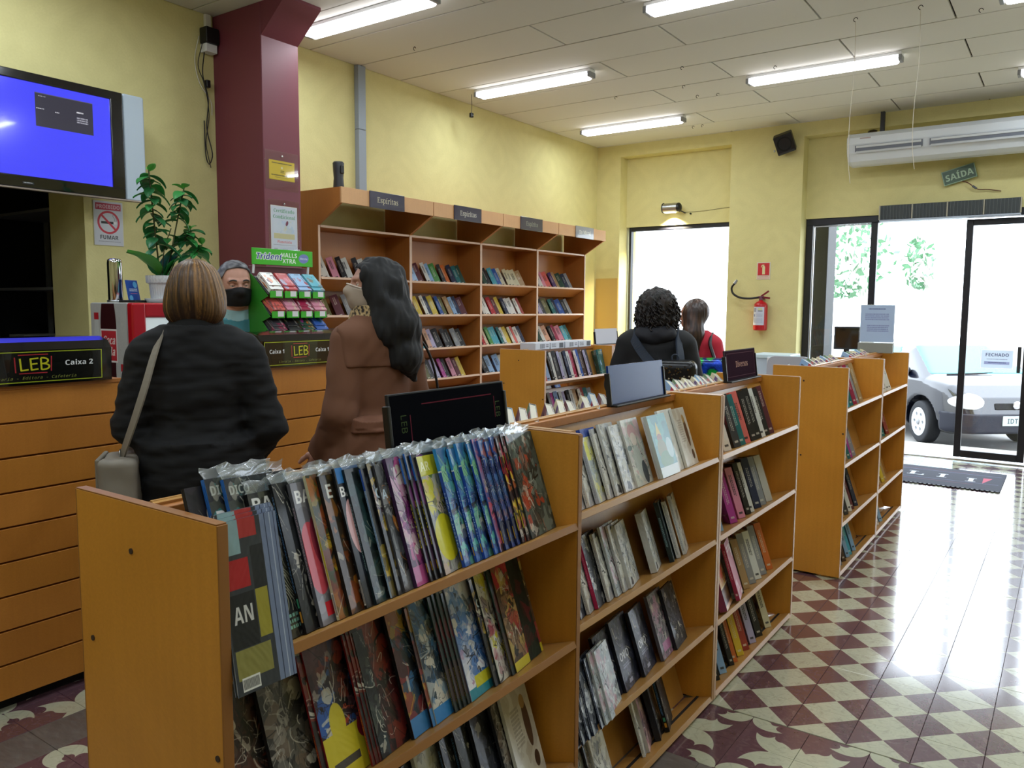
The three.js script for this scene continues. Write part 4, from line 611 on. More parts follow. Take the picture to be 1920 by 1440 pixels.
// ---------- sweets rack ----------
{
  const t = thing('sweets_rack', 'bright green three-tier counter rack for chewing gum and sweets', 'rack', [-3.4, 1.207, -2.815]), G = mat(0x3fb52a, 0.4), GD = mat(0x2a7d22, 0.45), hw = 0.19;
  obj('back_board', rspan(-0.13, -0.12, 0, 0.5, -hw, hw, 0.003), M.maroon, t);
  for (const s of [-1, 1]) obj('side_panel', prism([[-0.13, 0], [0.07, 0], [0.06, 0.13], [-0.02, 0.21], [0.045, 0.235], [-0.03, 0.315], [0.03, 0.34], [-0.08, 0.44], [-0.13, 0.47]], 0.004).translate(0, 0, s * hw - 0.002), GD, t);
  const h = obj('header', rspan(-0.085, -0.079, 0.505, 0.59, -hw - 0.01, hw + 0.01, 0.002), G, t);
  obj('header_print', new THREE.PlaneGeometry(2 * hw, 0.08).rotateY(Math.PI / 2).translate(-0.0785, 0.548, 0), mat(0xffffff, 0.35, { map: textTex(768, 180, '#44bd28', (c) => { c.textAlign = 'center'; c.fillStyle = '#e9f6ec'; c.font = 'italic bold 96px sans-serif'; c.lineWidth = 14; c.strokeStyle = '#e9f6ec'; c.strokeText('Trident', 190, 120); c.fillStyle = '#3a4f9c'; c.fillText('Trident', 190, 120); c.fillStyle = '#e9f6ec'; c.font = 'bold 74px sans-serif'; c.fillText('HALLS', 460, 86); c.fillText('XTRA', 460, 156); c.fillStyle = '#7a86c8'; c.beginPath(); c.ellipse(660, 90, 70, 56, -0.2, 0, 7); c.fill(); c.fillStyle = '#d8e4f4'; c.font = 'bold 34px sans-serif'; c.fillText('Menta', 660, 102); }) }), h);
  for (const s of [-1, 1]) obj('header_post', bar([-0.1, 0.46, s * (hw - 0.01)], [-0.085, 0.56, s * (hw - 0.01)], 0.012, 0.006), M.white, t);
  const tint = [['white', 'red', 'sky blue', 'cyan'], ['coral', 'pink', 'crimson', 'pink'], ['charcoal', 'black', 'dark green', 'blue']], tintName = [['white and teal', 'red and white', 'pale blue', 'mint green'], ['orange', 'dusky pink', 'crimson', 'rose pink'], ['black', 'charcoal', 'dark green', 'blue']];
  for (let k = 0; k < 3; k++) {
    const y = 0.352 - k * 0.104, x = 0.03 + k * 0.012, a = R(-40);
    obj('tray', rspan(-0.145, 0, -0.005, 0, -hw, hw, 0.001).rotateZ(a).translate(x, y, 0), M.darkgrey, t);
    for (let i = 0; i < 4; i++) {
      const z = hw - 0.05 - i * 0.093;
      const f = obj('price_strip', rspan(x, x + 0.006, y - 0.02, y + 0.022, z - 0.041, z + 0.041, 0.008), G, t);
      obj('price_ticket', rspan(x + 0.006, x + 0.007, y - 0.012, y + 0.016, z - 0.032, z + 0.006, 0.001), M.white, f);
      const b = thing('gum_box', `${tintName[k][i]} gum box, ${ORD[i]} from left on the ${SH[k === 2 ? 3 : k]} tier of the green rack`, 'box', [-3.4 + x, 1.207 + y + 0.002, -2.815 + z], 0, 'gum boxes on the green rack');
      b.rotation.z = a; const c = bookMat(tint[k][i]);
      obj('carton', rspan(-0.135, -0.004, 0, 0.026, -0.041, 0.041, 0.002), c, b); obj('lid', rspan(-0.135, -0.03, 0.026, 0.031, -0.039, 0.039, 0.002), c, b);
    }
  }
}
// ---------- wall things, left side ----------
{
  const t = thing('wall_television', 'wide flat television with a blue screen on the left wall', 'television', [-4.72, 2.44, -2.19]);
  t.rotation.z = 0;
  obj('casing', rspan(-0.1, 0, -0.31, 0.31, -0.45, 0.61, 0.02), M.darkgrey, t);
  const b = obj('bezel', [rspan(-0.004, 0.012, 0.26, 0.31, -0.46, 0.6, 0.006), rspan(-0.004, 0.012, -0.31, -0.245, -0.46, 0.6, 0.006), rspan(-0.004, 0.012, -0.25, 0.27, -0.46, -0.385, 0.006), rspan(-0.004, 0.012, -0.25, 0.27, 0.53, 0.6, 0.006)], M.blackGloss, t);
  obj('bottom_rail', rspan(-0.01, 0.016, -0.322, -0.31, -0.56, 0.61, 0.004), mat(0x9a8d84, 0.3, { metalness: 0.8 }), t);
  for (const s of [0, 1]) obj('speaker_panel', rspan(-0.07, 0.004, -0.315, 0.315, s ? 0.605 : -0.6, s ? 0.74 : -0.465, 0.014), mat(0xb4c2d0, 0.35), t);
  obj('maker_badge', new THREE.PlaneGeometry(0.06, 0.014).rotateY(Math.PI / 2).translate(0.0125, -0.285, 0.09), mat(0xffffff, 0.3, { map: textTex(128, 32, '#0a0a0c', (c) => lines(c, 14, 6, 100, 18, 1, '#b8bcc0')) }), b);
  const scr = textTex(1024, 576, '#4346f2', (c) => { c.fillStyle = '#5a66ff'; c.fillRect(300, 0, 3, 576); c.fillStyle = '#33323f'; c.fillRect(560, 60, 350, 200); c.fillStyle = '#54535f'; c.fillRect(560, 60, 350, 4); c.fillStyle = '#c4c4cc'; lines(c, 580, 76, 40, 8, 1, '#9a9aa4'); lines(c, 566, 150, 46, 9, 1, '#c4c4cc'); lines(c, 676, 156, 24, 10, 1, '#c4c4cc'); lines(c, 808, 130, 44, 14, 1, '#e4e4ea'); lines(c, 808, 164, 70, 40, 3, '#a8a8b4'); });
  const sm = phys({ color: 0x08080c, roughness: 0.12, clearcoat: 0.6, clearcoatRoughness: 0.04, emissive: 0xffffff, emissiveMap: scr, emissiveIntensity: 0.95 });
  obj('screen', new THREE.PlaneGeometry(0.92, 0.52).rotateY(Math.PI / 2).translate(0.001, 0.008, 0.073), sm, t);
  const l = new THREE.RectAreaLight(0x4446f0, 0.5, 0.9, 0.5); l.position.set(-4.69, 2.44, -2.12); l.rotation.y = -Math.PI / 2; l.name = 'screen_light'; scene.add(l);
  obj('wall_bracket', bar([-0.23, 0.05, 0.0], [-0.08, 0.05, 0.0], 0.1, 0.08), M.black, t);
  obj('power_cable', tube([[-0.05, -0.3, 0.3], [-0.08, -0.42, 0.29], [-0.12, -0.52, 0.25], [-0.18, -0.56, 0.22]], 0.006, 20, 6), M.offwhite, t);
}
const plate = (name, label, cat, x, y, z, w, h, tex, nx, t = 0.004) => {   // a flat sign on a wall; nx: 'x' faces +x, 'z' faces +z
  const o = thing(name, label, cat, [x, y, z]), g = rspan(0, t, -h / 2, h / 2, -w / 2, w / 2, 0.002), f = new THREE.PlaneGeometry(w - 0.006, h - 0.006).rotateY(Math.PI / 2).translate(t + 0.0005, 0, 0);
  if (nx === 'z') { g.rotateY(-Math.PI / 2); f.rotateY(-Math.PI / 2); }
  obj('board', g, M.offwhite, o); obj('print', f, mat(0xffffff, 0.4, { map: tex }), o); return o;
};
plate('no_smoking_sign', 'white no-smoking sign lettered Proibido Fumar, below the television', 'sign', WX + 0.001, 2.0, -2.663, 0.187, 0.272, textTex(374, 544, '#c9ccd6', (c) => {
  c.fillStyle = '#b0304c'; c.fillRect(22, 20, 330, 84); c.fillStyle = '#d8b8c4'; c.font = 'bold 66px sans-serif'; c.textAlign = 'center'; c.fillText('PROIBIDO', 187, 86, 310);
  c.fillStyle = '#1c1a20'; c.fillRect(90, 246, 160, 30); c.fillStyle = '#e6e6ea'; c.fillRect(250, 246, 40, 30); c.strokeStyle = '#8a8c94'; c.lineWidth = 8; c.beginPath(); c.moveTo(262, 240); c.bezierCurveTo(280, 190, 230, 190, 250, 160); c.moveTo(286, 240); c.bezierCurveTo(300, 200, 270, 190, 280, 170); c.stroke();
  c.strokeStyle = '#c2263e'; c.lineWidth = 26; c.beginPath(); c.arc(187, 258, 132, 0, 7); c.moveTo(94, 166); c.lineTo(280, 352); c.stroke();
  c.fillStyle = '#23232f'; c.font = 'bold 70px sans-serif'; c.fillText('FUMAR', 187, 470, 290); lines(c, 50, 494, 280, 14, 1, '#8a8c9a');
}), 'x');
const sleeveM = phys({ color: 0xffffff, roughness: 0.03, transmission: 1, thickness: 0 });
{ const t = thing('yellow_notice', 'yellow notice in a clear wallet pinned to the maroon column', 'notice', [-4.4355, 2.4, -3.59]);
  obj('wallet', rspan(0.0015, 0.0025, -0.128, 0.13, -0.138, 0.138, 0.0004), sleeveM, t); obj('card', rspan(0, 0.001, -0.06, 0.068, -0.108, 0.105, 0.0004), mat(0xc9b01c, 0.6), t);
  obj('print', new THREE.PlaneGeometry(0.206, 0.122).rotateY(Math.PI / 2).translate(0.0013, 0.004, -0.0015), mat(0xffffff, 0.6, { map: textTex(412, 244, '#cfb41e', (c) => { lines(c, 40, 22, 330, 22, 1, '#3a3010'); lines(c, 180, 120, 60, 40, 2, '#5a4a14'); lines(c, 30, 180, 350, 24, 1, '#3a3010'); lines(c, 90, 212, 220, 10, 1, '#6a5a1c'); c.fillStyle = '#d8d0a0'; c.beginPath(); c.arc(205, 86, 16, 0, 7); c.fill(); }) }), t);
  obj('pin', new THREE.SphereGeometry(0.008, 10, 8).translate(0.006, 0.098, 0), M.chrome, t); }
{ const t = thing('white_notice', 'white certificate with green heading pinned lower on the maroon column', 'notice', [-4.4355, 2.0, -3.6]);
  obj('wallet', rspan(0.0015, 0.0025, -0.17, 0.21, -0.13, 0.13, 0.0004), sleeveM, t); obj('sheet', rspan(0, 0.001, -0.165, 0.17, -0.112, 0.11, 0.0004), M.paper, t);
  obj('print', new THREE.PlaneGeometry(0.216, 0.328).rotateY(Math.PI / 2).translate(0.0013, 0.002, -0.001), mat(0xffffff, 0.6, { map: textTex(432, 656, '#cdd4e2', (c) => { c.fillStyle = '#4f9a72'; c.font = 'bold 62px serif'; c.textAlign = 'center'; c.fillText('Certificado', 216, 80, 400); c.fillText('Condicional', 216, 160, 380); c.fillStyle = '#c9c49a'; c.fillRect(40, 360, 350, 70); art(c, 40, 190, 350, 160, ['#cfd8e4', '#d8d4b0', '#b8cce4', '#c4d4ea'], 24); c.fillStyle = '#7a3a5a'; c.beginPath(); c.ellipse(262, 220, 20, 36, 0.4, 0, 7); c.fill(); c.fillStyle = '#d2626c'; c.font = 'bold 46px serif'; c.fillText('Planetária', 216, 486, 340); lines(c, 30, 510, 370, 10, 1, '#8a8e9a'); lines(c, 40, 560, 60, 30, 3, '#7a808c'); lines(c, 180, 566, 90, 20, 2, '#9a9ea8'); lines(c, 330, 576, 60, 24, 3, '#6a78b0'); }) }), t);
  obj('pin', new THREE.SphereGeometry(0.008, 10, 8).translate(0.006, 0.185, 0), M.chrome, t); }
{ const t = thing('junction_box', 'small black and white box with loose cables beside the column head', 'junction box', [WX + 0.03, 3.3, -3.385]);
  obj('black_box', rspan(-0.02, 0.06, -0.045, 0.06, -0.05, 0.05, 0.008), M.black, t); obj('white_plate', rspan(-0.028, 0.04, -0.1, -0.045, -0.045, 0.04, 0.004), M.white, t); obj('duct', rspan(-0.028, 0.0, 0.06, 0.158, -0.03, 0.01, 0.002), M.offwhite, t);
  obj('cable', tube([[0, -0.1, 0.03], [0.005, -0.25, 0.05], [0, -0.4, 0.01], [-0.01, -0.6, 0.02], [0, -0.78, -0.01], [0, -0.84, 0.02], [-0.01, -0.8, 0.03], [-0.01, -0.55, 0.04]], 0.004, 50, 5), M.wire, t);
  obj('cable', tube([[0.01, -0.05, 0.05], [0.0, -0.2, 0.08], [0, -0.3, 0.04], [-0.01, -0.5, 0.0], [-0.01, -0.7, 0.03], [0, -0.86, 0.005]], 0.003, 40, 5), M.wire, t);
  obj('cable', tube([[-0.01, 0.0, 0.06], [-0.02, -0.16, 0.09], [-0.02, -0.3, 0.06], [-0.01, -0.42, -0.02], [-0.02, -0.5, -0.03]], 0.003, 30, 5), M.offwhite, t);
  obj('plug', rspan(-0.015, 0.02, -0.33, -0.28, 0.0, 0.03, 0.004), M.black, t); }
{ const t = thing('wall_conduit', 'grey square cable duct running up the wall above the tall bookcase', 'duct', [WX + 0.005, 0, -4.8]); obj('duct_cover', rspan(-0.003, 0.045, 2.95, CH - 0.002, -0.042, 0.042, 0.003), M.pipe, t); obj('duct_cover', rspan(-0.003, 0.045, 2.37, 2.947, -0.042, 0.042, 0.003), M.pipe, t); }
{ const t = thing('black_canister', 'black canister standing on top of the tall bookcase', 'canister', [-4.62, 2.362, -4.27]); obj('body', lathe([[0, 0], [0.038, 0], [0.042, 0.02], [0.036, 0.1], [0.04, 0.15], [0.043, 0.21], [0.036, 0.22], [0, 0.22]], 24), M.darkgrey, t); obj('grip', rspan(0.03, 0.046, 0.13, 0.19, -0.018, 0.018, 0.006), M.black, t); }
obj('top_board', rspan(CB, CX + 0.243, 2.346, 2.361, div[0] - 0.012, div[4] + 0.012, 0.001), M.woodWarm, scene.getObjectByName('tall_bookcase')).position.set(-CX, 0, -(div[0] + div[4]) / 2);
{ const t = thing('ceiling_sensor', 'little black sensor hanging from the ceiling above the wall bookcase', 'sensor', [-4.7, 3.28, -6.0]); obj('cable', tube([[0, 0.0, 0], [0.004, 0.08, 0], [0, 0.18, 0.0]], 0.0025, 8, 5), M.wire, t); obj('body', rspan(-0.014, 0.014, -0.03, 0.012, -0.018, 0.018, 0.006), M.black, t); obj('lens', new THREE.SphereGeometry(0.009, 10, 8).translate(0.014, -0.016, 0), M.blackGloss, t); }
// ---------- window wall things ----------
{ const t = thing('wall_speaker', 'black wall speaker tilted down from the pier below the ceiling', 'speaker', [-2.655, 3.29, BZ + 0.02]); const b = obj('cabinet', rb(0.19, 0.2, 0.14, 0, 0, 0.1, 0.012, 2), M.black, t); b.rotation.set(R(24), R(14), R(12)); obj('cone', lathe([[0.0, -0.01], [0.03, -0.004], [0.07, 0.012], [0.075, 0.014]], 24).rotateX(Math.PI / 2).translate(0, 0.005, 0.162), M.dark, b); obj('badge_strip', rspan(-0.08, 0.08, -0.092, -0.076, 0.168, 0.1725, 0.002), M.darkgrey, b); obj('bracket', bar([0, 0.03, -0.02], [0, 0.0, 0.08], 0.03, 0.02), M.darkgrey, t); obj('screw_knob', cyl(0.008, 0.008, 0.02, -0.1, -0.1, 0.1, 10).rotateZ(0.2), M.alu, t); }
{ const t = thing('window_spotlight', 'silver canister spotlight shining down above the shop window', 'spotlight', [-3.97, 2.68, RZ + 0.1]);
  obj('housing', new THREE.CylinderGeometry(0.056, 0.056, 0.18, 24, 1, true).rotateZ(Math.PI / 2).translate(-0.03, 0, 0), M.alu, t); obj('rear_cap', new THREE.SphereGeometry(0.056, 18, 12).scale(0.7, 1, 1).translate(0.07, 0.0, 0), M.black, t); obj('front_ring', new THREE.TorusGeometry(0.056, 0.007, 8, 24).rotateY(Math.PI / 2).translate(-0.12, 0, 0), M.darkgrey, t);
  obj('lamp_glass', rspan(-0.1, 0.03, -0.058, -0.05, -0.03, 0.03, 0.003), glow(0xfff6dc, 6), t); obj('bracket', bar([0.06, -0.02, 0], [0.12, -0.06, -0.09], 0.012, 0.012), M.darkgrey, t); obj('wall_screw', cyl(0.01, 0.01, 0.02, 0, 0, 0, 10).rotateX(Math.PI / 2).translate(0.185, -0.07, -0.09), M.black, t); obj('wire', tube([[0.12, -0.05, -0.09], [0.3, -0.05, -0.095], [0.6, -0.03, -0.095], [0.7, -0.025, -0.095]], 0.002, 14, 4), M.cord, t);
  const s = new THREE.SpotLight(0xfff0c8, 26, 0, R(58), 0.6); s.position.set(-4.0, 2.61, RZ + 0.1); s.target.position.set(-4.0, 2.0, RZ + 0.02); s.name = 'spot_light'; s.castShadow = true; scene.add(s, s.target); }
{ // ceiling-type air conditioner
  const t = thing('air_conditioner', 'long white air conditioner hung above the entrance', 'air conditioner', [-0.98, 3.06, -8.68]), prof = [[-0.13, 0.12], [-0.12, 0.165], [-0.02, 0.175], [0.09, 0.16], [0.13, 0.12], [0.13, 0.06], [0.11, -0.02], [0.06, -0.09], [-0.02, -0.115], [-0.13, -0.115]];
  obj('casing', prism(prof.map(([a, b]) => [-a, b]), 1.92, 0.008).rotateY(Math.PI / 2).translate(-0.96, 0, 0), mat(0xd4dae2, 0.35), t);
  for (const [a, b] of [[-0.9, -0.3], [-0.24, 0.9]]) { obj('louvre_slot', rspan(a, b, 0.0, 0.062, 0.122, 0.142, 0.003).rotateX(0.12), mat(0x6a6f7c, 0.5), t); obj('louvre', rspan(a + 0.01, b - 0.01, 0.006, 0.026, 0.136, 0.15, 0.003).rotateX(0.25), mat(0xc2c6cc, 0.35), t); obj('louvre', rspan(a + 0.01, b - 0.01, 0.034, 0.056, 0.134, 0.149, 0.003).rotateX(0.1), mat(0xcaced2, 0.35), t); }
  for (const s of [-1, 1]) obj('end_cap', prism(prof.map(([a, b]) => [-a * 1.02, b * 1.02]), 0.02, 0.006).rotateY(Math.PI / 2).translate(s * 0.965 - 0.01, 0, 0), mat(0xccd0d2, 0.4), t);
  obj('badge', rspan(-0.86, -0.76, 0.105, 0.12, 0.13, 0.1385, 0.001), mat(0xb0a4a8, 0.5), t); for (const s of [-0.7, 0.7]) obj('hanging_bracket', rspan(s - 0.02, s + 0.02, 0.15, 0.39, -0.1, -0.06, 0.003), M.darkgrey, t); obj('drain_pipe', tube([[-0.8, 0.15, -0.1], [-0.84, 0.22, -0.16], [-0.8, 0.26, -0.3]], 0.014, 12, 6), M.cord, t); }
{ const t = thing('exit_sign', 'green exit sign lettered SAÍDA, hanging askew above the entrance', 'sign', [-1.01, 2.813, RZ + 0.035]); t.rotation.z = R(15);
  obj('box', rspan(-0.145, 0.145, -0.07, 0.07, -0.012, 0.012, 0.004), mat(0x9ab8a0, 0.4), t); obj('print', new THREE.PlaneGeometry(0.276, 0.126).translate(0, 0, 0.0126), mat(0xffffff, 0.35, { map: textTex(552, 252, '#33523a', (c) => { c.fillStyle = '#a9c4a8'; c.font = 'bold 168px sans-serif'; c.textAlign = 'center'; c.fillText('SAÍDA', 276, 196, 500); }) }), t);
  obj('cable', tube([[0, -0.06, 0], [0.06, -0.11, 0.005], [0.12, -0.19, -0.005], [0.2, -0.22, -0.01], [0.3, -0.27, -0.02]], 0.0045, 24, 6), mat(0x5a2318, 0.6), t); obj('connector', bar([0.085, -0.145, 0.001], [0.112, -0.182, -0.004], 0.016, 0.014), M.black, t); }
{ const t = thing('air_curtain', 'long grilled air curtain fixed over the entrance opening', 'air curtain', [-1.085, 2.475, RZ + 0.07]), W = 0.61;
  obj('body', rspan(-W, W, -0.07, 0.075, -0.068, 0.05, 0.006), mat(0x3c4244, 0.5), t); obj('bottom_lip', rspan(-W, W, -0.086, -0.07, -0.06, 0.066, 0.004), mat(0xaab4c6, 0.35), t);
  for (let i = 0; i <= 40; i++) obj('grille_slat', rspan(-W + 0.012 + i * 0.02985 - 0.003, -W + 0.012 + i * 0.02985 + 0.003, -0.066, 0.07, 0.05, 0.062, 0.001), mat(0x565d5e, 0.5), t);
  for (const x of [-W, -0.31, 0.0, 0.31, W]) obj('grille_divider', rspan(x - 0.006, x + 0.006, -0.07, 0.075, 0.05, 0.067, 0.002), mat(0xa8a290, 0.45), t); }
{ const t = thing('fire_extinguisher', 'red fire extinguisher with a white label hanging on the pier', 'fire extinguisher', [-2.835, 1.26, BZ + 0.075]);
  obj('cylinder', lathe([[0, 0], [0.066, 0], [0.074, 0.012], [0.074, 0.265], [0.068, 0.29], [0.045, 0.312], [0.022, 0.322], [0.02, 0.336], [0, 0.336]], 28), M.red, t);
  const lab = obj('label', new THREE.CylinderGeometry(0.0748, 0.0748, 0.2, 24, 1, true, -1.15, 2.0).translate(0, 0.158, 0), phys({ map: textTex(300, 320, '#c8cede', (c) => { c.fillStyle = '#8d93ac'; c.fillRect(40, 20, 80, 70); c.fillStyle = '#c9d0a8'; c.fillRect(160, 20, 90, 40); c.fillStyle = '#4a4c54'; c.fillRect(160, 66, 100, 12); c.fillStyle = '#33509c'; c.fillRect(56, 130, 30, 40); lines(c, 110, 120, 150, 60, 5, '#a8aec4'); lines(c, 40, 200, 220, 90, 7, '#aab0c6'); }), roughness: 0.3 }), t);
  obj('valve', [cyl(0.018, 0.022, 0.04, 0, 0.352, 0, 14), rspan(-0.03, 0.03, 0.36, 0.376, -0.016, 0.016, 0.004)], mat(0x6a3a4c, 0.4), t);
  obj('lever', bar([0, 0.372, 0], [0.085, 0.43, 0.01], 0.018, 0.012), mat(0x7c2430, 0.4), t); obj('handle', bar([0, 0.365, 0], [0.1, 0.352, 0.01], 0.02, 0.01), mat(0x7c2430, 0.4), t);
  obj('hose', tube([[-0.02, 0.362, 0], [-0.12, 0.35, 0.01], [-0.24, 0.362, 0.01], [-0.32, 0.41, 0.0], [-0.335, 0.47, 0], [-0.305, 0.515, 0]], 0.012, 32, 8), M.black, t); obj('nozzle', cyl(0.012, 0.018, 0.045, 0, 0, 0, 12).rotateZ(-0.6).translate(-0.29, 0.535, 0), M.grey, t); obj('wall_hook', rspan(-0.02, 0.02, 0.34, 0.36, -0.075, -0.01, 0.003), M.darkgrey, t); }
plate('extinguisher_sign', 'red sign with a white bottle symbol above the extinguisher', 'sign', -2.841, 1.913, BZ + 0.001, 0.15, 0.19, textTex(300, 380, '#d8cdb8', (c) => { c.fillStyle = '#c42a30'; c.fillRect(16, 14, 268, 274); c.fillStyle = '#d6cf9c'; c.beginPath(); c.moveTo(120, 268); c.lineTo(120, 110); c.bezierCurveTo(120, 60, 180, 60, 184, 110); c.lineTo(184, 268); c.fill(); c.fillRect(136, 50, 26, 30); c.beginPath(); c.moveTo(150, 50); c.bezierCurveTo(110, 40, 90, 70, 90, 110); c.lineTo(104, 110); c.bezierCurveTo(106, 80, 120, 66, 150, 68); c.fill(); c.strokeStyle = '#c4585c'; c.lineWidth = 5; c.strokeRect(18, 300, 264, 62); lines(c, 40, 316, 220, 28, 2, '#c4787c'); }), 'z');
[[-1.333, -5.9, 2.36, 'hanging before the left end of the air conditioner'], [-0.938, -5.9, 2.42, 'hanging before the exit sign']].forEach(([x, z, y, s]) => { const t = thing('hanging_thread', 'thin white thread with a ceiling hook, ' + s, 'thread', [x, 0, z], 0, 'threads hanging from the ceiling'); obj('thread', tube([[0, 3.432, 0], [0.006, 3.1, 0], [-0.008, 2.8, 0.005], [-0.006, y + 0.15, 0], [0.012, y, 0]], 0.0018, 24, 4), M.thread, t); obj('hook', new THREE.TorusGeometry(0.013, 0.0025, 5, 12, 4.6).translate(0, 3.445, 0), M.wire, t); });
{ const t = thing('door_mat', 'dark blue rubber doormat with white figures inside the entrance', 'mat', [-0.85, 0.001, -8.0]);
  const g = rspan(-0.43, 0.43, 0, 0.01, -0.42, 0.42, 0.004); obj('mat_base', g, mat(0x20223a, 0.8), t);
  obj('pattern', new THREE.PlaneGeometry(0.84, 0.82).rotateX(-Math.PI / 2).translate(0, 0.0105, 0), mat(0xffffff, 0.8, { map: textTex(840, 820, '#1d2138', (c) => { c.strokeStyle = '#7a80b0'; c.lineWidth = 6; for (const y of [180, 560]) { c.beginPath(); c.moveTo(20, y); c.lineTo(820, y); c.stroke(); } c.strokeStyle = '#8a3c5c'; c.beginPath(); c.moveTo(20, 130); c.lineTo(640, 130); c.moveTo(20, 640); c.lineTo(640, 640); c.stroke(); c.fillStyle = '#d8e0ea'; c.font = 'bold 230px serif'; c.fillText('L', 90, 460); c.fillText('I', 330, 460); c.fillText('I', 560, 520); c.fillStyle = '#c0506a'; c.beginPath(); c.moveTo(690, 300); c.lineTo(760, 300); c.lineTo(700, 560); c.fill(); }) }), t);
  for (let i = 0; i < 24; i++) obj('rubber_tooth', cyl(0.012, 0.012, 0.009, -0.41 + i * 0.0357, 0.0045, 0.425, 8), M.black, t); }
// ---------- desk by the entrance ----------
{ const t = thing('cash_desk', 'grey-topped desk by the entrance glass, behind the fourth bookcase', 'desk', [-1.95, 0, -8.15]); obj('desk_top', rspan(-0.45, 0.42, 0.86, 0.89, -0.3, 0.3, 0.004), mat(0x8a94ae, 0.4), t); for (const [x, z] of [[-0.4, -0.25], [0.37, -0.25], [-0.4, 0.25], [0.37, 0.25]]) obj('leg', rspan(x - 0.02, x + 0.02, 0, 0.86, z - 0.02, z + 0.02, 0.003), M.grey, t); obj('modesty_panel', rspan(-0.4, 0.37, 0.35, 0.84, -0.27, -0.255, 0.002), mat(0x4a5a8c, 0.5), t); }
{ const t = thing('computer_monitor', 'dark flat monitor on the desk by the entrance glass', 'monitor', [-1.8, 0.891, -8.2], R(10)); obj('screen_case', rspan(-0.115, 0.115, 0.22, 0.44, -0.015, 0.015, 0.006), M.darkgrey, t); obj('screen', rspan(-0.102, 0.102, 0.233, 0.427, 0.015, 0.0165, 0.001), M.blackGloss, t); obj('neck', rspan(-0.025, 0.025, 0.01, 0.23, -0.02, 0, 0.004), M.black, t); obj('foot', lathe([[0, 0], [0.08, 0], [0.075, 0.012], [0, 0.014]]), M.black, t); }
{ const t = thing('white_carton', 'plain white carton beside the monitor at the entrance glass', 'box', [-1.61, 0.891, -8.2], R(8)); obj('body', rspan(-0.055, 0.055, 0, 0.3, -0.06, 0.06, 0.003), M.white, t); obj('flap', rspan(-0.053, 0.053, 0.3, 0.303, -0.058, 0.03, 0.001).rotateX(-0.02), M.paper, t); }
{ const t = thing('plastic_bin', 'translucent white plastic storage bin with a lid, right of the Diversos sign', 'bin', [-2.14, 0.72, -7.1]); obj('tub', prism([[-0.13, 0], [0.13, 0], [0.15, 0.34], [-0.15, 0.34]], 0.26, 0.006).translate(0, 0, -0.13), phys({ color: 0xd4e2ee, roughness: 0.3, transmission: 0.25, thickness: 0 }), t); obj('lid', rspan(-0.168, 0.168, 0.345, 0.385, -0.155, 0.155, 0.012), mat(0xd2e6ec, 0.3), t); obj('latch', rspan(-0.03, 0.03, 0.3, 0.36, 0.146, 0.165, 0.004), M.white, t); }
{ const t = thing('side_table', 'plain low table under the plastic bin behind the bookcases', 'table', [-2.06, 0, -7.1]); obj('table_top', rspan(-0.34, 0.34, 0.69, 0.719, -0.22, 0.22, 0.004), M.white, t); for (const [x, z] of [[-0.3, -0.18], [0.3, -0.18], [-0.3, 0.18], [0.3, 0.18]]) obj('leg', rspan(x - 0.018, x + 0.018, 0, 0.69, z - 0.018, z + 0.018, 0.003), M.grey, t); }
{ const t = thing('plastic_chair', 'pale grey plastic chair, its rounded back showing beside the white bin', 'chair', [-1.84, 0, -6.45], R(5)); const P = mat(0xb4bac2, 0.4);
  const s = new THREE.Shape(); s.moveTo(-0.18, 0); s.lineTo(0.18, 0); s.lineTo(0.165, 0.3); s.quadraticCurveTo(0.16, 0.36, 0.1, 0.36); s.lineTo(-0.1, 0.36); s.quadraticCurveTo(-0.16, 0.36, -0.165, 0.3); s.closePath(); for (const hx of [0, -0.11]) { const h = new THREE.Path(); h.absellipse(hx, hx ? 0.16 : 0.3, 0.01, 0.01, 0, Math.PI * 2, false); s.holes.push(h); }
  obj('backrest', new THREE.ExtrudeGeometry(s, { depth: 0.014, bevelEnabled: true, bevelSize: 0.004, bevelThickness: 0.004, bevelSegments: 2 }).translate(0, 0.76, 0), P, t); obj('seat', rspan(-0.2, 0.2, 0.44, 0.46, -0.4, 0.0, 0.01), P, t); for (const x of [-0.17, 0.17]) { obj('leg', bar([x, 0, 0.04], [x, 0.8, 0.008], 0.022, 0.022), M.grey, t); obj('leg', bar([x, 0, -0.42], [x, 0.44, -0.36], 0.022, 0.022), M.grey, t); } }
{ const t = thing('paper_holder', 'printed sheet in a clear stand with a grey foot, on the fifth bookcase', 'sign holder', [-1.19, 1.177, -6.4], -Math.PI / 2); obj('foot', rspan(-0.03, 0.03, 0, 0.075, -0.11, 0.13, 0.004), mat(0x8f928c, 0.5), t); const a = obj('clear_plate', rspan(-0.006, -0.003, 0.06, 0.36, -0.115, 0.13, 0.001), M.acrylic, t);
  obj('sheet', rspan(-0.002, -0.001, 0.08, 0.355, -0.11, 0.125, 0.0004), phys({ color: 0xe8eef4, roughness: 1, transmission: 0.45, thickness: 0 }), t); obj('print', new THREE.PlaneGeometry(0.23, 0.27).rotateY(Math.PI / 2).translate(-0.0006, 0.217, 0.008), phys({ roughness: 1, transmission: 0.45, thickness: 0, map: textTex(300, 352, '#c9d8ee', (c) => { lines(c, 70, 30, 150, 18, 1, '#6a74a8'); lines(c, 40, 80, 210, 70, 4, '#9aa4cc'); lines(c, 60, 190, 190, 70, 4, '#9aa4cc'); }) }), t); }
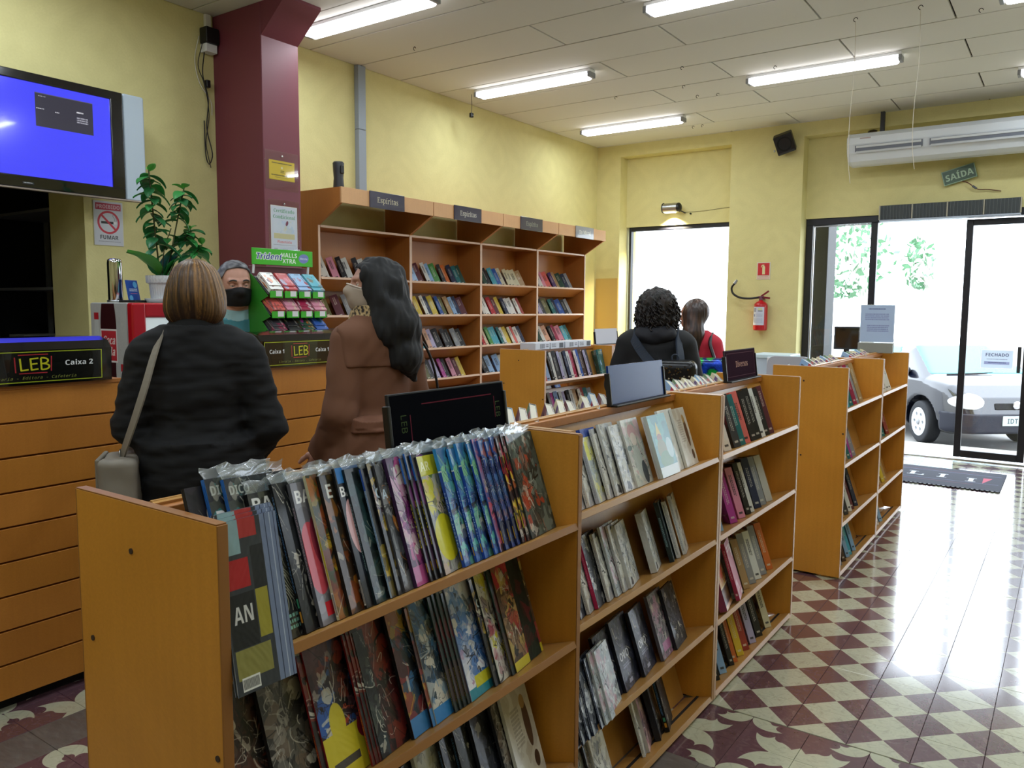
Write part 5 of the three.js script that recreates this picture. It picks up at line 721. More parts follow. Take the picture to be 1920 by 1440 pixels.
plate('closed_notice', 'small glass door notice lettered Fechado', 'notice', -0.6, 1.022, LZ - 0.02, 0.27, 0.18, textTex(400, 270, '#dbe6f2', (c) => { c.fillStyle = '#555c80'; c.font = 'bold 66px sans-serif'; c.textAlign = 'center'; c.fillText('FECHADO', 200, 92); lines(c, 70, 130, 260, 16, 1, '#8a94b4'); c.fillStyle = '#a8aed0'; c.fillRect(40, 170, 320, 44); lines(c, 90, 182, 220, 18, 1, '#4a4f78'); }), 'z', 0.001).children.forEach((m) => { m.material = phys({ map: m.material.map, color: 0xffffff, roughness: 1, transmission: 0.5, thickness: 0 }); });
// white boxed sets lying on the bookcase behind the black sign
for (let i = 0; i < 4; i++) { const t = thing('boxed_set', `white boxed book set, ${ORD[i]} from left on the ridge behind the black sign`, 'box', [-3.375, 1.178, -5.1 - i * 0.215], 0, 'white boxed sets on the ridge'); obj('case', rspan(-0.07, 0.07, 0, 0.05, -0.1, 0.1, 0.002), mat(0xc8ccd6, 0.45), t); obj('print', new THREE.PlaneGeometry(0.19, 0.046).rotateY(Math.PI / 2).translate(0.0706, 0.025, 0), mat(0xffffff, 0.5, { map: i % 2 ? M.setB ??= textTex(190, 46, '#c8ccd6', (c) => { c.fillStyle = '#23242c'; c.fillRect(120, 4, 60, 38); lines(c, 10, 8, 60, 30, 3, '#4a4c58'); }) : M.setA ??= textTex(190, 46, '#c8ccd6', (c) => { c.fillStyle = '#3a3c46'; for (let k = 0; k < 6; k++) c.fillRect(60 + k * 11, 6, 7, 34); lines(c, 140, 10, 40, 26, 2, '#5a5c68'); }) }), t); }
// ---------- stock room ----------
{ const t = thing('stock_shelf', 'dim metal shelf unit seen through the stock room doorway', 'shelf', [-6.2, 0, -2.95]); for (const [x, z] of [[-0.6, -0.2], [0.6, -0.2], [-0.6, 0.2], [0.6, 0.2]]) obj('post', rspan(x - 0.015, x + 0.015, 0, 2.2, z - 0.015, z + 0.015, 0.002), M.grey, t); for (const y of [0.5, 1.05, 1.6, 2.15]) obj('shelf_board', rspan(-0.6, 0.6, y, y + 0.02, -0.2, 0.2, 0.002), M.grey, t); }
[[-6.5, 1.071, 'grey carton on the stock room shelf, left of the paper stack', 0.24, 0.2], [-5.82, 1.071, 'pale carton on the stock room shelf beside the door jamb', 0.22, 0.16]].forEach(([x, y, l, w, h]) => { const t = thing('storage_carton', l, 'box', [x, y, -2.9]); obj('body', rspan(-w / 2, w / 2, 0, h, -0.14, 0.14, 0.003), mat(0x9a9a96, 0.7), t); obj('tape', rspan(-0.025, 0.025, h, h + 0.001, -0.14, 0.14, 0.0004), M.offwhite, t); });
for (let i = 0; i < 4; i++) tag(obj('paper_ream', rspan(-6.2, -5.99, 1.0715 + i * 0.045, 1.113 + i * 0.045, -3.02, -2.74, 0.003), M.white), `white ream of paper in the stock room stack, ${['lowest', 'second from bottom', 'third from bottom', 'topmost'][i]}`, 'paper', 'reams of paper in the stock room');
// ---------- people ----------
function nets(field, lo, hi, cell, paint) {   // smooth surface of field = 0 (negative inside) on a grid, welded
  const n = [0, 1, 2].map((i) => Math.ceil((hi[i] - lo[i]) / cell) + 1), [nx, ny, nzz] = n, F = new Float32Array(nx * ny * nzz), at = (i, j, k) => (k * ny + j) * nx + i;
  for (let k = 0; k < nzz; k++) for (let j = 0; j < ny; j++) for (let i = 0; i < nx; i++) F[at(i, j, k)] = field(lo[0] + i * cell, lo[1] + j * cell, lo[2] + k * cell);
  const id = new Int32Array(F.length).fill(-1), P = [], I = [];
  for (let k = 0; k < nzz - 1; k++) for (let j = 0; j < ny - 1; j++) for (let i = 0; i < nx - 1; i++) {
    let c = 0, x = 0, y = 0, z = 0; const v = [];
    for (let q = 0; q < 8; q++) v.push(F[at(i + (q & 1), j + ((q >> 1) & 1), k + (q >> 2))]);
    for (let a = 0; a < 8; a++) for (const b of [a | 1, a | 2, a | 4]) if (b !== a && (v[a] < 0) !== (v[b] < 0)) { const t = v[a] / (v[a] - v[b]); c++; x += (a & 1) + t * ((b & 1) - (a & 1)); y += ((a >> 1) & 1) + t * (((b >> 1) & 1) - ((a >> 1) & 1)); z += (a >> 2) + t * ((b >> 2) - (a >> 2)); }
    if (c) { id[at(i, j, k)] = P.length / 3; P.push(lo[0] + (i + x / c) * cell, lo[1] + (j + y / c) * cell, lo[2] + (k + z / c) * cell); }
  }
  const quad = (a, b, c, d, flip) => { if (a < 0 || b < 0 || c < 0 || d < 0) return; if (flip) I.push(a, c, b, a, d, c); else I.push(a, b, c, a, c, d); };
  for (let k = 1; k < nzz - 1; k++) for (let j = 1; j < ny - 1; j++) for (let i = 1; i < nx - 1; i++) {
    const s = F[at(i, j, k)] < 0;
    if (s !== F[at(i + 1, j, k)] < 0) quad(id[at(i, j - 1, k - 1)], id[at(i, j, k - 1)], id[at(i, j, k)], id[at(i, j - 1, k)], !s);
    if (s !== F[at(i, j + 1, k)] < 0) quad(id[at(i - 1, j, k - 1)], id[at(i - 1, j, k)], id[at(i, j, k)], id[at(i, j, k - 1)], !s);
    if (s !== F[at(i, j, k + 1)] < 0) quad(id[at(i - 1, j - 1, k)], id[at(i, j - 1, k)], id[at(i, j, k)], id[at(i - 1, j, k)], !s);
  }
  const g = new THREE.BufferGeometry(), N = new Float32Array(P.length), C = paint ? new Float32Array(P.length) : null, e = cell * 0.7;
  for (let i = 0; i < P.length; i += 3) {
    const [x, y, z] = [P[i], P[i + 1], P[i + 2]], a = field(x + e, y, z) - field(x - e, y, z), b = field(x, y + e, z) - field(x, y - e, z), c = field(x, y, z + e) - field(x, y, z - e), l = Math.hypot(a, b, c) || 1;
    N[i] = a / l; N[i + 1] = b / l; N[i + 2] = c / l; if (C) C.set(paint(x, y, z), i);
  }
  g.setAttribute('position', new THREE.Float32BufferAttribute(P, 3)); g.setAttribute('normal', new THREE.BufferAttribute(N, 3)); if (C) g.setAttribute('color', new THREE.BufferAttribute(C, 3)); g.setIndex(I);
  return g;
}
const smin = (a, b, k) => { const h = Math.max(k - Math.abs(a - b), 0) / k; return Math.min(a, b) - h * h * k * 0.25; }, smax = (a, b, k) => -smin(-a, -b, k);
function cap(a, b, ra, rb) {   // tapered limb between two joints
  const [ax, ay, az] = a, dx = b[0] - ax, dy = b[1] - ay, dz = b[2] - az, L = dx * dx + dy * dy + dz * dz || 1e-9;
  return (x, y, z) => { const px = x - ax, py = y - ay, pz = z - az, h = Math.min(1, Math.max(0, (px * dx + py * dy + pz * dz) / L)); return Math.hypot(px - dx * h, py - dy * h, pz - dz * h) - ra - (rb - ra) * h; };
}
const ball = (cx, cy, cz, rx, ry, rz) => (x, y, z) => { const X = (x - cx) / rx, Y = (y - cy) / ry, Z = (z - cz) / rz, k0 = Math.hypot(X, Y, Z), k1 = Math.hypot(X / rx, Y / ry, Z / rz) || 1e-9; return k0 < 1e-6 ? -Math.min(rx, ry, rz) : k0 * (k0 - 1) / k1; };
const blend = (k, ...f) => (x, y, z) => { let d = f[0](x, y, z); for (let i = 1; i < f.length; i++) d = smin(d, f[i](x, y, z), k); return d; };
const handGeo = (() => {   // right hand hanging from the wrist at the origin, palm towards -x, thumb towards +z
  const f = [cap([0, 0.01, 0], [0, -0.03, 0.002], 0.023, 0.022), cap([0, -0.03, 0.016], [0, -0.085, 0.026], 0.017, 0.0125), cap([0, -0.03, -0.012], [0, -0.08, -0.026], 0.016, 0.0115), cap([0.001, -0.03, 0.003], [0.002, -0.088, 0.0], 0.017, 0.0125)], g = [];
  [[0.029, 0.066], [0.01, 0.075], [-0.009, 0.07], [-0.027, 0.054]].forEach(([z, L], i) => { let p = [0, -0.085 + Math.abs(i - 1.2) * 0.003, z], a = 0.18 + i * 0.07; for (let s = 0; s < 3; s++) { const l = L * [0.45, 0.32, 0.25][s], q = [p[0] - Math.sin(a) * l, p[1] - Math.cos(a) * l, p[2] + (z * 0.05)]; g.push(cap(p, q, 0.0092 - s * 0.0009, 0.0086 - s * 0.001)); p = q; a += 0.34; } });
  const th = [cap([0, -0.022, 0.018], [-0.012, -0.05, 0.042], 0.014, 0.011), cap([-0.012, -0.05, 0.042], [-0.022, -0.08, 0.05], 0.0105, 0.0095), cap([-0.022, -0.08, 0.05], [-0.03, -0.1, 0.051], 0.0095, 0.008)];
  const palm = blend(0.018, ...f), F = (x, y, z) => { let d = palm(x, y, z); for (const q of g) d = smin(d, q(x, y, z), 0.004); let t = th[0](x, y, z); t = smin(t, th[1](x, y, z), 0.006); t = smin(t, th[2](x, y, z), 0.006); return smin(d, t, 0.009); };
  return nets(F, [-0.08, -0.185, -0.055], [0.035, 0.035, 0.07], 0.0036);
})();
function headField() {   // face forward +z, chin at 1.44, crown at 1.655
  const skull = blend(0.03, ball(0, 1.572, -0.004, 0.075, 0.084, 0.092), ball(0, 1.525, 0.03, 0.06, 0.082, 0.066), ball(0, 1.478, 0.055, 0.042, 0.036, 0.042)), neck = cap([0, 1.34, -0.012], [0, 1.49, 0.0], 0.056, 0.05);
  const feats = [cap([0, 1.556, 0.092], [0, 1.523, 0.112], 0.008, 0.0125), cap([-0.012, 1.518, 0.1], [0.012, 1.518, 0.1], 0.008, 0.008), cap([-0.022, 1.494, 0.087], [0.022, 1.494, 0.087], 0.0075, 0.0075), cap([-0.018, 1.484, 0.086], [0.018, 1.484, 0.086], 0.0075, 0.0075), cap([-0.042, 1.573, 0.077], [-0.012, 1.571, 0.09], 0.009, 0.009), cap([0.042, 1.573, 0.077], [0.012, 1.571, 0.09], 0.009, 0.009)];
  const ears = [-1, 1].map((s) => ball(s * 0.075, 1.545, -0.004, 0.009, 0.031, 0.018)), sock = [-1, 1].map((s) => ball(s * 0.031, 1.553, 0.094, 0.018, 0.011, 0.016));
  return (x, y, z) => { let d = smin(skull(x, y, z), neck(x, y, z), 0.03); for (const f of feats) d = smin(d, f(x, y, z), 0.012); for (const s of sock) d = smax(d, -s(x, y, z), 0.01); for (const e of ears) d = smin(d, e(x, y, z), 0.008); return d; };
}
const HF = headField(), headBase = nets(HF, [-0.1, 1.385, -0.115], [0.1, 1.675, 0.14], 0.0045);
function headTurn(o) { return (g) => { g.translate(0, -1.44, 0); g.rotateZ(o.headRoll ?? 0); g.rotateX(o.headPitch ?? 0); g.rotateY(o.headYaw ?? 0); return g.translate(0, 1.44, 0.0); }; }
function torsoFields(o, grow = 0) {
  const w = o.wide ?? 1, g = grow;
  const tor = blend(0.07, ball(0, 0.92, 0, 0.165 * w + g, 0.13 + g, 0.115 * w + g), ball(0, 1.05, 0.005, 0.135 * w + g, 0.14 + g, 0.098 * w + g), ball(0, 1.22, 0, 0.158 * w + g, 0.17 + g, 0.112 * w + g), cap([-0.118 * w, 1.335, -0.008], [0.118 * w, 1.335, -0.008], 0.05 + g, 0.05 + g), cap([-0.1 * w, 1.35, -0.012], [0, 1.41, -0.015], 0.04 + g * 0.8, 0.045 + g * 0.4), cap([0.1 * w, 1.35, -0.012], [0, 1.41, -0.015], 0.04 + g * 0.8, 0.045 + g * 0.4), cap([0, 1.34, -0.015], [0, 1.44, -0.005], 0.06 + g * 0.4, 0.05 + g * 0.4));
  const arms = ['R', 'L'].map((k, i) => { const s = i ? 1 : -1, [e, wr] = o.arms[k], sh = [s * 0.165 * w, 1.325, -0.008]; return [cap(sh, e, 0.05 + g, 0.04 + g), cap(e, wr, 0.04 + g, 0.028 + g * 0.9)]; });
  return { tor, arms };
}
const legs = (g) => [-1, 1].map((s) => [cap([s * 0.085, 0.9, 0], [s * 0.088, 0.48, 0.012], 0.088 + g, 0.058 + g), cap([s * 0.088, 0.48, 0.012], [s * 0.09, 0.09, -0.012], 0.056 + g, 0.04 + g)]);
const feet = (g) => [-1, 1].map((s) => cap([s * 0.09, 0.04, -0.035], [s * 0.098, 0.034, 0.13], 0.036 + g, 0.03 + g));
function person(label, o) {   // the body: one continuous skin mesh; clothes and hair are its children
  const t = thing('person', label, 'person', [o.at[0], 0, o.at[1]], o.turn), skin = mat(o.skin, 0.55), turn = headTurn(o), lean = (g) => (o.lean ? g.translate(0, -0.95, 0).rotateX(o.lean).translate(0, 0.95, 0) : g);
  t.scale.setScalar(o.scale ?? 1);
  const { tor, arms } = torsoFields(o), lg = legs(0), ft = feet(0);
  const upper = nets((x, y, z) => { let d = tor(x, y, z); for (const a of arms) d = smin(d, smin(a[0](x, y, z), a[1](x, y, z), 0.02), 0.03); return d; }, [-0.5, 0.72, -0.3], [0.5, 1.47, 0.5], 0.013);
  const lower = nets((x, y, z) => { let d = smin(ball(0, 0.92, 0, 0.16, 0.13, 0.11)(x, y, z), smin(lg[0][0](x, y, z), lg[1][0](x, y, z), 0.03), 0.05); for (let i = 0; i < 2; i++) d = smin(d, smin(lg[i][1](x, y, z), ft[i](x, y, z), 0.03), 0.03); return d; }, [-0.25, -0.01, -0.14], [0.25, 1.06, 0.2], 0.016);
  const pieces = [lean(upper), lower, lean(turn(headBase.clone()))];
  ['R', 'L'].forEach((k, i) => { const [e, w] = o.arms[k].map((p) => V(...p)), h = handGeo.clone(); if (i) { h.scale(-1, 1, 1); const q = h.index.array; for (let n = 0; n < q.length; n += 3) { const u = q[n]; q[n] = q[n + 1]; q[n + 1] = u; } h.computeVertexNormals(); } h.rotateY(o.handTurn?.[i] ?? 0); h.applyQuaternion(new THREE.Quaternion().setFromUnitVectors(V(0, -1, 0), w.clone().sub(e).normalize())); pieces.push(lean(h.translate(w.x, w.y, w.z))); });
  const body = obj('body', pieces.map((g) => { g.deleteAttribute('uv'); return g; }), skin, t);
  for (const s of [-1, 1]) { const e = obj('eye', lean(turn(new THREE.SphereGeometry(0.0115, 14, 10).translate(s * 0.031, 1.553, 0.0748))), M.eye ??= mat(0xe0dcd6, 0.25), t); obj('iris', lean(turn(new THREE.SphereGeometry(0.0058, 12, 8).translate(s * 0.031, 1.552, 0.0812))), M.iris ??= mat(0x24160e, 0.2), e); obj('eyelid', lean(turn(new THREE.SphereGeometry(0.0128, 14, 8, 0, 6.2832, 0, 1.35).rotateX(0.35).translate(s * 0.031, 1.553, 0.0748))), skin, t); }
  return { t, body, turn, lean };
}
function trousers(p, color, cut = 0.1) { const lg = legs(0.016), hip = ball(0, 0.93, 0, 0.178, 0.13, 0.128); obj('trousers', nets((x, y, z) => { let d = smin(hip(x, y, z), smin(smin(lg[0][0](x, y, z), lg[1][0](x, y, z), 0.02), smin(lg[0][1](x, y, z), lg[1][1](x, y, z), 0.01), 0.02), 0.05); d += 0.004 * nz(x * 9, y * 16, z * 9); return Math.max(d, cut - y, y - 1.0); }, [-0.26, 0.05, -0.17], [0.26, 1.02, 0.18], 0.016), mat(color, 0.85), p.t); shoes(p, 0x17151a); }
function shoes(p, color) { const f = feet(0.01); for (const s of [0, 1]) obj('shoe', nets((x, y, z) => Math.max(f[s](x, y, z), 0.003 - y, y - 0.085), [s ? 0.03 : -0.16, -0.01, -0.1], [s ? 0.16 : -0.03, 0.1, 0.19], 0.01), mat(color, 0.5), p.t); }
// a coat or jacket over torso and arms; folds(x, y, z) adds cloth relief
function garment(p, o, name, m, { grow = 0.02, hem = 0.78, neck = 1.42, flare = 0, cuff = 0.0, folds, cell = 0.0105, hemAt }) {
  const { tor, arms } = torsoFields(o, grow), legsF = legs(grow + 0.02), skirt = hem < 0.85 ? (x, y, z) => { const k = 1 + flare * Math.max(0, 1.0 - y), q = Math.hypot(x / (0.212 * k), z / (0.165 * k)) - 1; return Math.max(q * 0.14, y - 1.02); } : null;
  const cuffs = ['R', 'L'].map((k) => { const [e, w] = o.arms[k], d = V(...w).sub(V(...e)).normalize(); return [w, d]; });
  const F = (x, y, z) => {
    let d = tor(x, y, z); if (skirt) d = smin(d, skirt(x, y, z), 0.06);
    d = Math.max(d, (hemAt ? hemAt(x, z) : hem) - y);
    arms.forEach((a, i) => { const [w, c] = cuffs[i], cut = (x - w[0]) * c.x + (y - w[1]) * c.y + (z - w[2]) * c.z + cuff; d = smin(d, Math.max(smin(a[0](x, y, z), a[1](x, y, z), 0.025), cut), 0.028); });
    if (folds) d += folds(x, y, z);
    return Math.max(d, y - neck - (z < 0 ? 0.012 : -0.03));
  };
  const k = 0.62; obj(name, p.lean(nets(F, [-k, hem - 0.06, -0.34], [k, neck + 0.05, 0.5], cell)), m, p.t);
  return F;
}
const hairMat = (r) => new THREE.MeshStandardMaterial({ vertexColors: true, roughness: r });
const lerp3 = (a, b, t) => a.map((v, i) => v + (b[i] - v) * t), lin = (h) => new THREE.Color(h).toArray();
function hair(p, F, lo, hi, cell, paint, rough = 0.5) { return obj('hair', p.lean(p.turn(nets(F, lo, hi, cell, paint))), hairMat(rough), p.t); }
function mask(p, color) {
  const g = nets((x, y, z) => { const d = HF(x, y, z) - 0.0075, top = 1.548 - Math.abs(x) * 0.28 - y; return smax(smax(smin(d, ball(0, 1.51, 0.075, 0.04, 0.042, 0.04)(x, y, z), 0.02), -top, 0.004), smax(0.006 - z + (1.5 - y) * 0.15, 1.446 - y + z * 0.05, 0.004), 0.004); }, [-0.09, 1.42, -0.02], [0.09, 1.575, 0.14], 0.004);
  const m = obj('face_mask', p.lean(p.turn(g)), mat(color, 0.8), p.t);
  for (const s of [-1, 1]) obj('ear_loop', p.lean(p.turn(tube([[s * 0.068, 1.525, 0.03], [s * 0.08, 1.55, 0.0], [s * 0.084, 1.54, -0.018], [s * 0.078, 1.515, -0.008], [s * 0.062, 1.485, 0.028]], 0.0018, 16, 5))), mat(color, 0.7), m);
  if (p.maskEdge) obj('nose_seam', p.lean(p.turn(tube([[-0.055, 1.535, 0.068], [-0.03, 1.545, 0.098], [0, 1.552, 0.118], [0.03, 1.545, 0.098], [0.055, 1.535, 0.068]], 0.003, 18, 5))), mat(p.maskEdge, 0.7), m);
}
function ribbon(pts, w, th, cx = 0, cz = 0) {   // a flat strap lying on the body, its breadth across the run
  const c = new THREE.CatmullRomCurve3(pts.map((p) => V(...p))), n = 44, P = [], I = [];
  for (let i = 0; i <= n; i++) { const p = c.getPoint(i / n), t = c.getTangent(i / n), o = V(p.x - cx, 0.25 * (p.y - 1.2), p.z - cz).normalize(), side = t.clone().cross(o).normalize(), up = side.clone().cross(t).normalize(); for (const [a, b] of [[-1, -1], [1, -1], [1, 1], [-1, 1]]) P.push(...p.clone().addScaledVector(side, a * w / 2).addScaledVector(up, b * th / 2).toArray()); }
  for (let i = 0; i < n; i++) for (let k = 0; k < 4; k++) { const a = i * 4 + k, b = i * 4 + (k + 1) % 4; I.push(a, b, b + 4, a, b + 4, a + 4); }
  const g = new THREE.BufferGeometry(); g.setAttribute('position', new THREE.Float32BufferAttribute(P, 3)); g.setIndex(I); const f = g.toNonIndexed(); f.computeVertexNormals(); return f;
}
const face = (dx, dz) => Math.atan2(dx, dz);
// --- woman in black at the counter
{
  const o = { at: [-2.58, -1.695], turn: face(-0.8, -0.6), scale: 1.0, skin: 0xc79a84, wide: 0.98, headYaw: -0.12, headPitch: 0.05, arms: { R: [[-0.235, 1.06, -0.03], [-0.19, 0.92, 0.17]], L: [[0.225, 1.07, 0.0], [0.12, 1.03, 0.22]] } };
  const p = person('woman with a golden brown bob in a black jacket, standing at the counter', o);
  const strand = (x, y, z) => { const a = Math.atan2(x, z + 0.02), w = a + 0.25 * nz(a * 2, y * 5, 1); return 0.5 * nz(w * 7, y * 2.5, 3) + 0.5 * nz(w * 17, y * 4, 8) + 0.22 * nz(w * 44, y * 6, 2); };
  const outer = blend(0.03, ball(0, 1.562, -0.008, 0.093, 0.1, 0.108), ball(0, 1.515, -0.012, 0.103, 0.085, 0.104), cap([-0.045, 1.475, -0.035], [0.045, 1.475, -0.035], 0.056, 0.056));
  hair(p, (x, y, z) => { let d = outer(x, y, z) + 0.0045 * strand(x, y, z) + 0.004 * nz(x * 12, y * 8, z * 12); d = smax(d, -(Math.max(0.05 - z, Math.abs(x) - 0.062 - (1.6 - y) * 0.05, y - 1.605)), 0.012); const a = Math.atan2(x, z + 0.02); return smax(d, 1.412 + 0.016 * nz(a * 12, 4, 1) - y + Math.abs(x) * 0.12, 0.008); }, [-0.13, 1.37, -0.14], [0.13, 1.68, 0.12], 0.0038, (x, y, z) => { const s = strand(x, y * 0.5, z), t = Math.min(1, Math.max(0, 0.25 + s * 1.0 + 0.1 * Math.max(-1, Math.min(1, -x / 0.06)) + Math.max(-0.28, Math.min(0.1, (y - 1.5) * 2.2)))); return lerp3(lin(0x2a170b), lin(0xc08c48), Math.pow(t, 1.6)); }, 0.45);
  const J = mat(0x040509, 0.85);
  garment(p, o, 'jacket', J, { grow: 0.024, hem: 0.79, neck: 1.42, flare: 0.25, cuff: 0.015, folds: (x, y, z) => 0.009 * nz(x * 6, y * 24 + x * 5, z * 5) * (y < 1.3 ? 1 : 0.4) + 0.005 * nz(x * 16, y * 44, z * 12) + 0.006 * nz(x * 5 + 3, y * 9, z * 5) });
  obj('jacket_collar', nets((x, y, z) => { const r = Math.hypot(x / 1.08, z + 0.008); return Math.max(Math.abs(r - 0.076 - (1.45 - y) * 0.2) - 0.007, y - 1.455, 1.395 - y, z - 0.05); }, [-0.13, 1.37, -0.13], [0.13, 1.48, 0.09], 0.006), J, p.t);
  trousers(p, 0x121117);
  // shoulder bag with its long strap
  const b = thing('handbag', 'taupe shoulder bag on a long strap, at the hip of the woman in black', 'bag', [o.at[0], 0, o.at[1]], o.turn), tau = mat(0x847d72, 0.6);
  obj('strap', ribbon([[-0.03, 1.33, 0.15], [0.07, 1.42, 0.05], [0.1, 1.422, -0.03], [0.125, 1.35, -0.11], [0.16, 1.22, -0.158], [0.2, 1.1, -0.15], [0.235, 1.01, -0.11], [0.25, 0.975, -0.07]], 0.03, 0.006), tau, b);
  obj('bag_body', nets((x, y, z) => { const q = [Math.abs(x) - 0.04, Math.abs(y) - 0.085, Math.abs(z) - 0.085]; return Math.hypot(...q.map((v) => Math.max(v, 0))) + Math.min(Math.max(...q), 0) - 0.022 + 0.006 * nz(x * 20, y * 14, z * 14); }, [-0.09, -0.14, -0.14], [0.09, 0.14, 0.14], 0.009).translate(0.255, 0.87, -0.05), tau, b);
  obj('bag_flap', rspan(0.308, 0.325, 0.87, 0.98, -0.14, 0.04, 0.006), mat(0x7a7368, 0.6), b); obj('buckle', new THREE.TorusGeometry(0.014, 0.003, 6, 14).rotateY(Math.PI / 2).translate(0.255, 0.985, -0.07), M.alu, b);
}
// --- woman in the brown coat
{
  const o = { at: [-2.35, -2.36], turn: face(-0.99, -0.12), scale: 1.02, skin: 0xb98a76, wide: 0.84, headYaw: 1.1, headPitch: -0.06, arms: { R: [[-0.195, 1.07, -0.02], [-0.13, 0.94, 0.18]], L: [[0.2, 1.06, -0.03], [0.19, 0.88, 0.12]] } };
  const p = person('woman with long black wavy hair in a belted brown coat and pale mask', o); p.maskEdge = 0xd8cdc4;
  mask(p, 0xa9998a);
  const F0 = blend(0.05, ball(0, 1.565, -0.016, 0.092, 0.108, 0.104), cap([0.0, 1.5, -0.05], [-0.005, 1.35, -0.1], 0.085, 0.085), cap([-0.005, 1.35, -0.1], [-0.045, 1.13, -0.135], 0.088, 0.05), cap([-0.06, 1.52, -0.02], [-0.085, 1.3, -0.07], 0.05, 0.055), cap([-0.05, 1.2, -0.13], [-0.07, 1.05, -0.135], 0.05, 0.02), cap([0.055, 1.5, -0.03], [0.05, 1.3, -0.09], 0.045, 0.05));
  const wave = (x, y, z) => 0.013 * nz(x * 18 + 3, y * 11, z * 16) + 0.007 * nz(x * 50, y * 12 + x * 20, z * 46);
  // the hair hangs from the turned head down the back: built in the body's frame after turning the scalp part
  const inv = -o.headYaw, cs = Math.cos(inv), sn = Math.sin(inv);
  const scalp = (x, y, z) => { const X = x * cs + z * sn, Z = -x * sn + z * cs; return smax(ball(0, 1.568, -0.016, 0.091, 0.105, 0.104)(X, y, Z), -(Math.max(0.052 - Z, Math.abs(X) - 0.07, y - 1.622 )), 0.01); };
  const fall = blend(0.05, cap([-0.02, 1.53, -0.055], [-0.03, 1.4, -0.1], 0.074, 0.072), cap([-0.03, 1.4, -0.1], [-0.06, 1.27, -0.135], 0.072, 0.05), cap([-0.05, 1.55, -0.04], [-0.085, 1.36, -0.095], 0.042, 0.046), cap([-0.06, 1.27, -0.13], [-0.085, 1.18, -0.135], 0.045, 0.016), cap([0.03, 1.55, -0.06], [0.03, 1.4, -0.09], 0.045, 0.045), cap([0.03, 1.4, -0.09], [-0.01, 1.26, -0.13], 0.045, 0.03));
  const g = nets((x, y, z) => smin(scalp(x, y, z), fall(x, y, z), 0.04) + wave(x, y, z), [-0.2, 0.98, -0.27], [0.17, 1.69, 0.13], 0.0065, (x, y, z) => { const s = Math.max(0, nz(x * 26, y * 5, z * 24)); return lerp3(lin(0x040407), lin(0x111218), s); });
  obj('hair', g, hairMat(0.7), p.t);
  const coatM = mat(0x714b36, 0.85), folds = (x, y, z) => 0.004 * nz(x * 11, y * 12, z * 9) + 0.004 * nz(x * 20 + y * 14, y * 9, z * 16) + (y < 1.0 ? 0.01 * nz(x * 14, y * 1.2, z * 14) : 0);
  const CF = garment(p, o, 'coat', coatM, { grow: 0.024, hem: 0.42, neck: 1.425, flare: 0.55, cuff: 0.0, folds });
  obj('coat_belt', nets((x, y, z) => { const yb = 1.02 - x * 0.04; return smax(smax(CF(x, y, z) - 0.012, Math.abs(y - yb) - 0.03, 0.006), Math.abs(x) - 0.19, 0.004); }, [-0.24, 0.94, -0.24], [0.24, 1.1, 0.24], 0.008), mat(0x7a513d, 0.8), p.t);
  obj('belt_loop', rspan(-0.075, -0.045, 0.965, 1.065, -0.168, -0.155, 0.004), mat(0x835843, 0.8), p.t);
  obj('back_yoke', nets((x, y, z) => smax(smax(CF(x, y, z) - 0.008, 1.235 - y, 0.004), smax(z + 0.01, Math.abs(x) - 0.2, 0.004), 0.004), [-0.24, 1.2, -0.24], [0.24, 1.43, 0.02], 0.009), coatM, p.t);
  const leo = nets((x, y, z) => { const r = Math.hypot(x, z + 0.006); return Math.abs(r - 0.085 - (1.45 - y) * 0.35) - 0.014 + (y > 1.475 || y < 1.37 ? 0.1 : 0) + 0.004 * nz(x * 30, y * 30, z * 30); }, [-0.16, 1.34, -0.16], [0.16, 1.5, 0.16], 0.007, (x, y, z) => (Math.abs(nz(x * 60, y * 60, z * 60)) > 0.22 ? lin(0x1d1410) : lin(0xb59a6c)));
  obj('leopard_scarf', leo, hairMat(0.8), p.t);
  trousers(p, 0x1b1a20); obj('wrist_band', nets((x, y, z) => Math.max(cap([0.19, 0.885, 0.115], [0.191, 0.9, 0.103], 0.036, 0.037)(x, y, z)), [0.12, 0.82, 0.04], [0.26, 0.96, 0.18], 0.007), M.black, p.t);
  const b = thing('shoulder_bag', 'black bag hanging at the right side of the brown coat', 'bag', [o.at[0], 0, o.at[1]], o.turn);
  obj('bag_body', nets((x, y, z) => { const q = [Math.abs(x) - 0.04, Math.abs(y) - 0.08, Math.abs(z) - 0.09]; return Math.hypot(...q.map((v) => Math.max(v, 0))) + Math.min(Math.max(...q), 0) - 0.02 + 0.004 * nz(x * 20, y * 14, z * 14); }, [-0.09, -0.14, -0.14], [0.09, 0.14, 0.14], 0.01).translate(-0.27, 0.9, -0.03), M.black, b);
  obj('strap', tube([[-0.265, 1.0, -0.07], [-0.255, 1.15, -0.1], [-0.2, 1.34, -0.075], [-0.14, 1.405, 0.0], [-0.17, 1.34, 0.07], [-0.25, 1.12, 0.07], [-0.27, 1.0, 0.02]], 0.006, 40, 6), M.black, b);
}
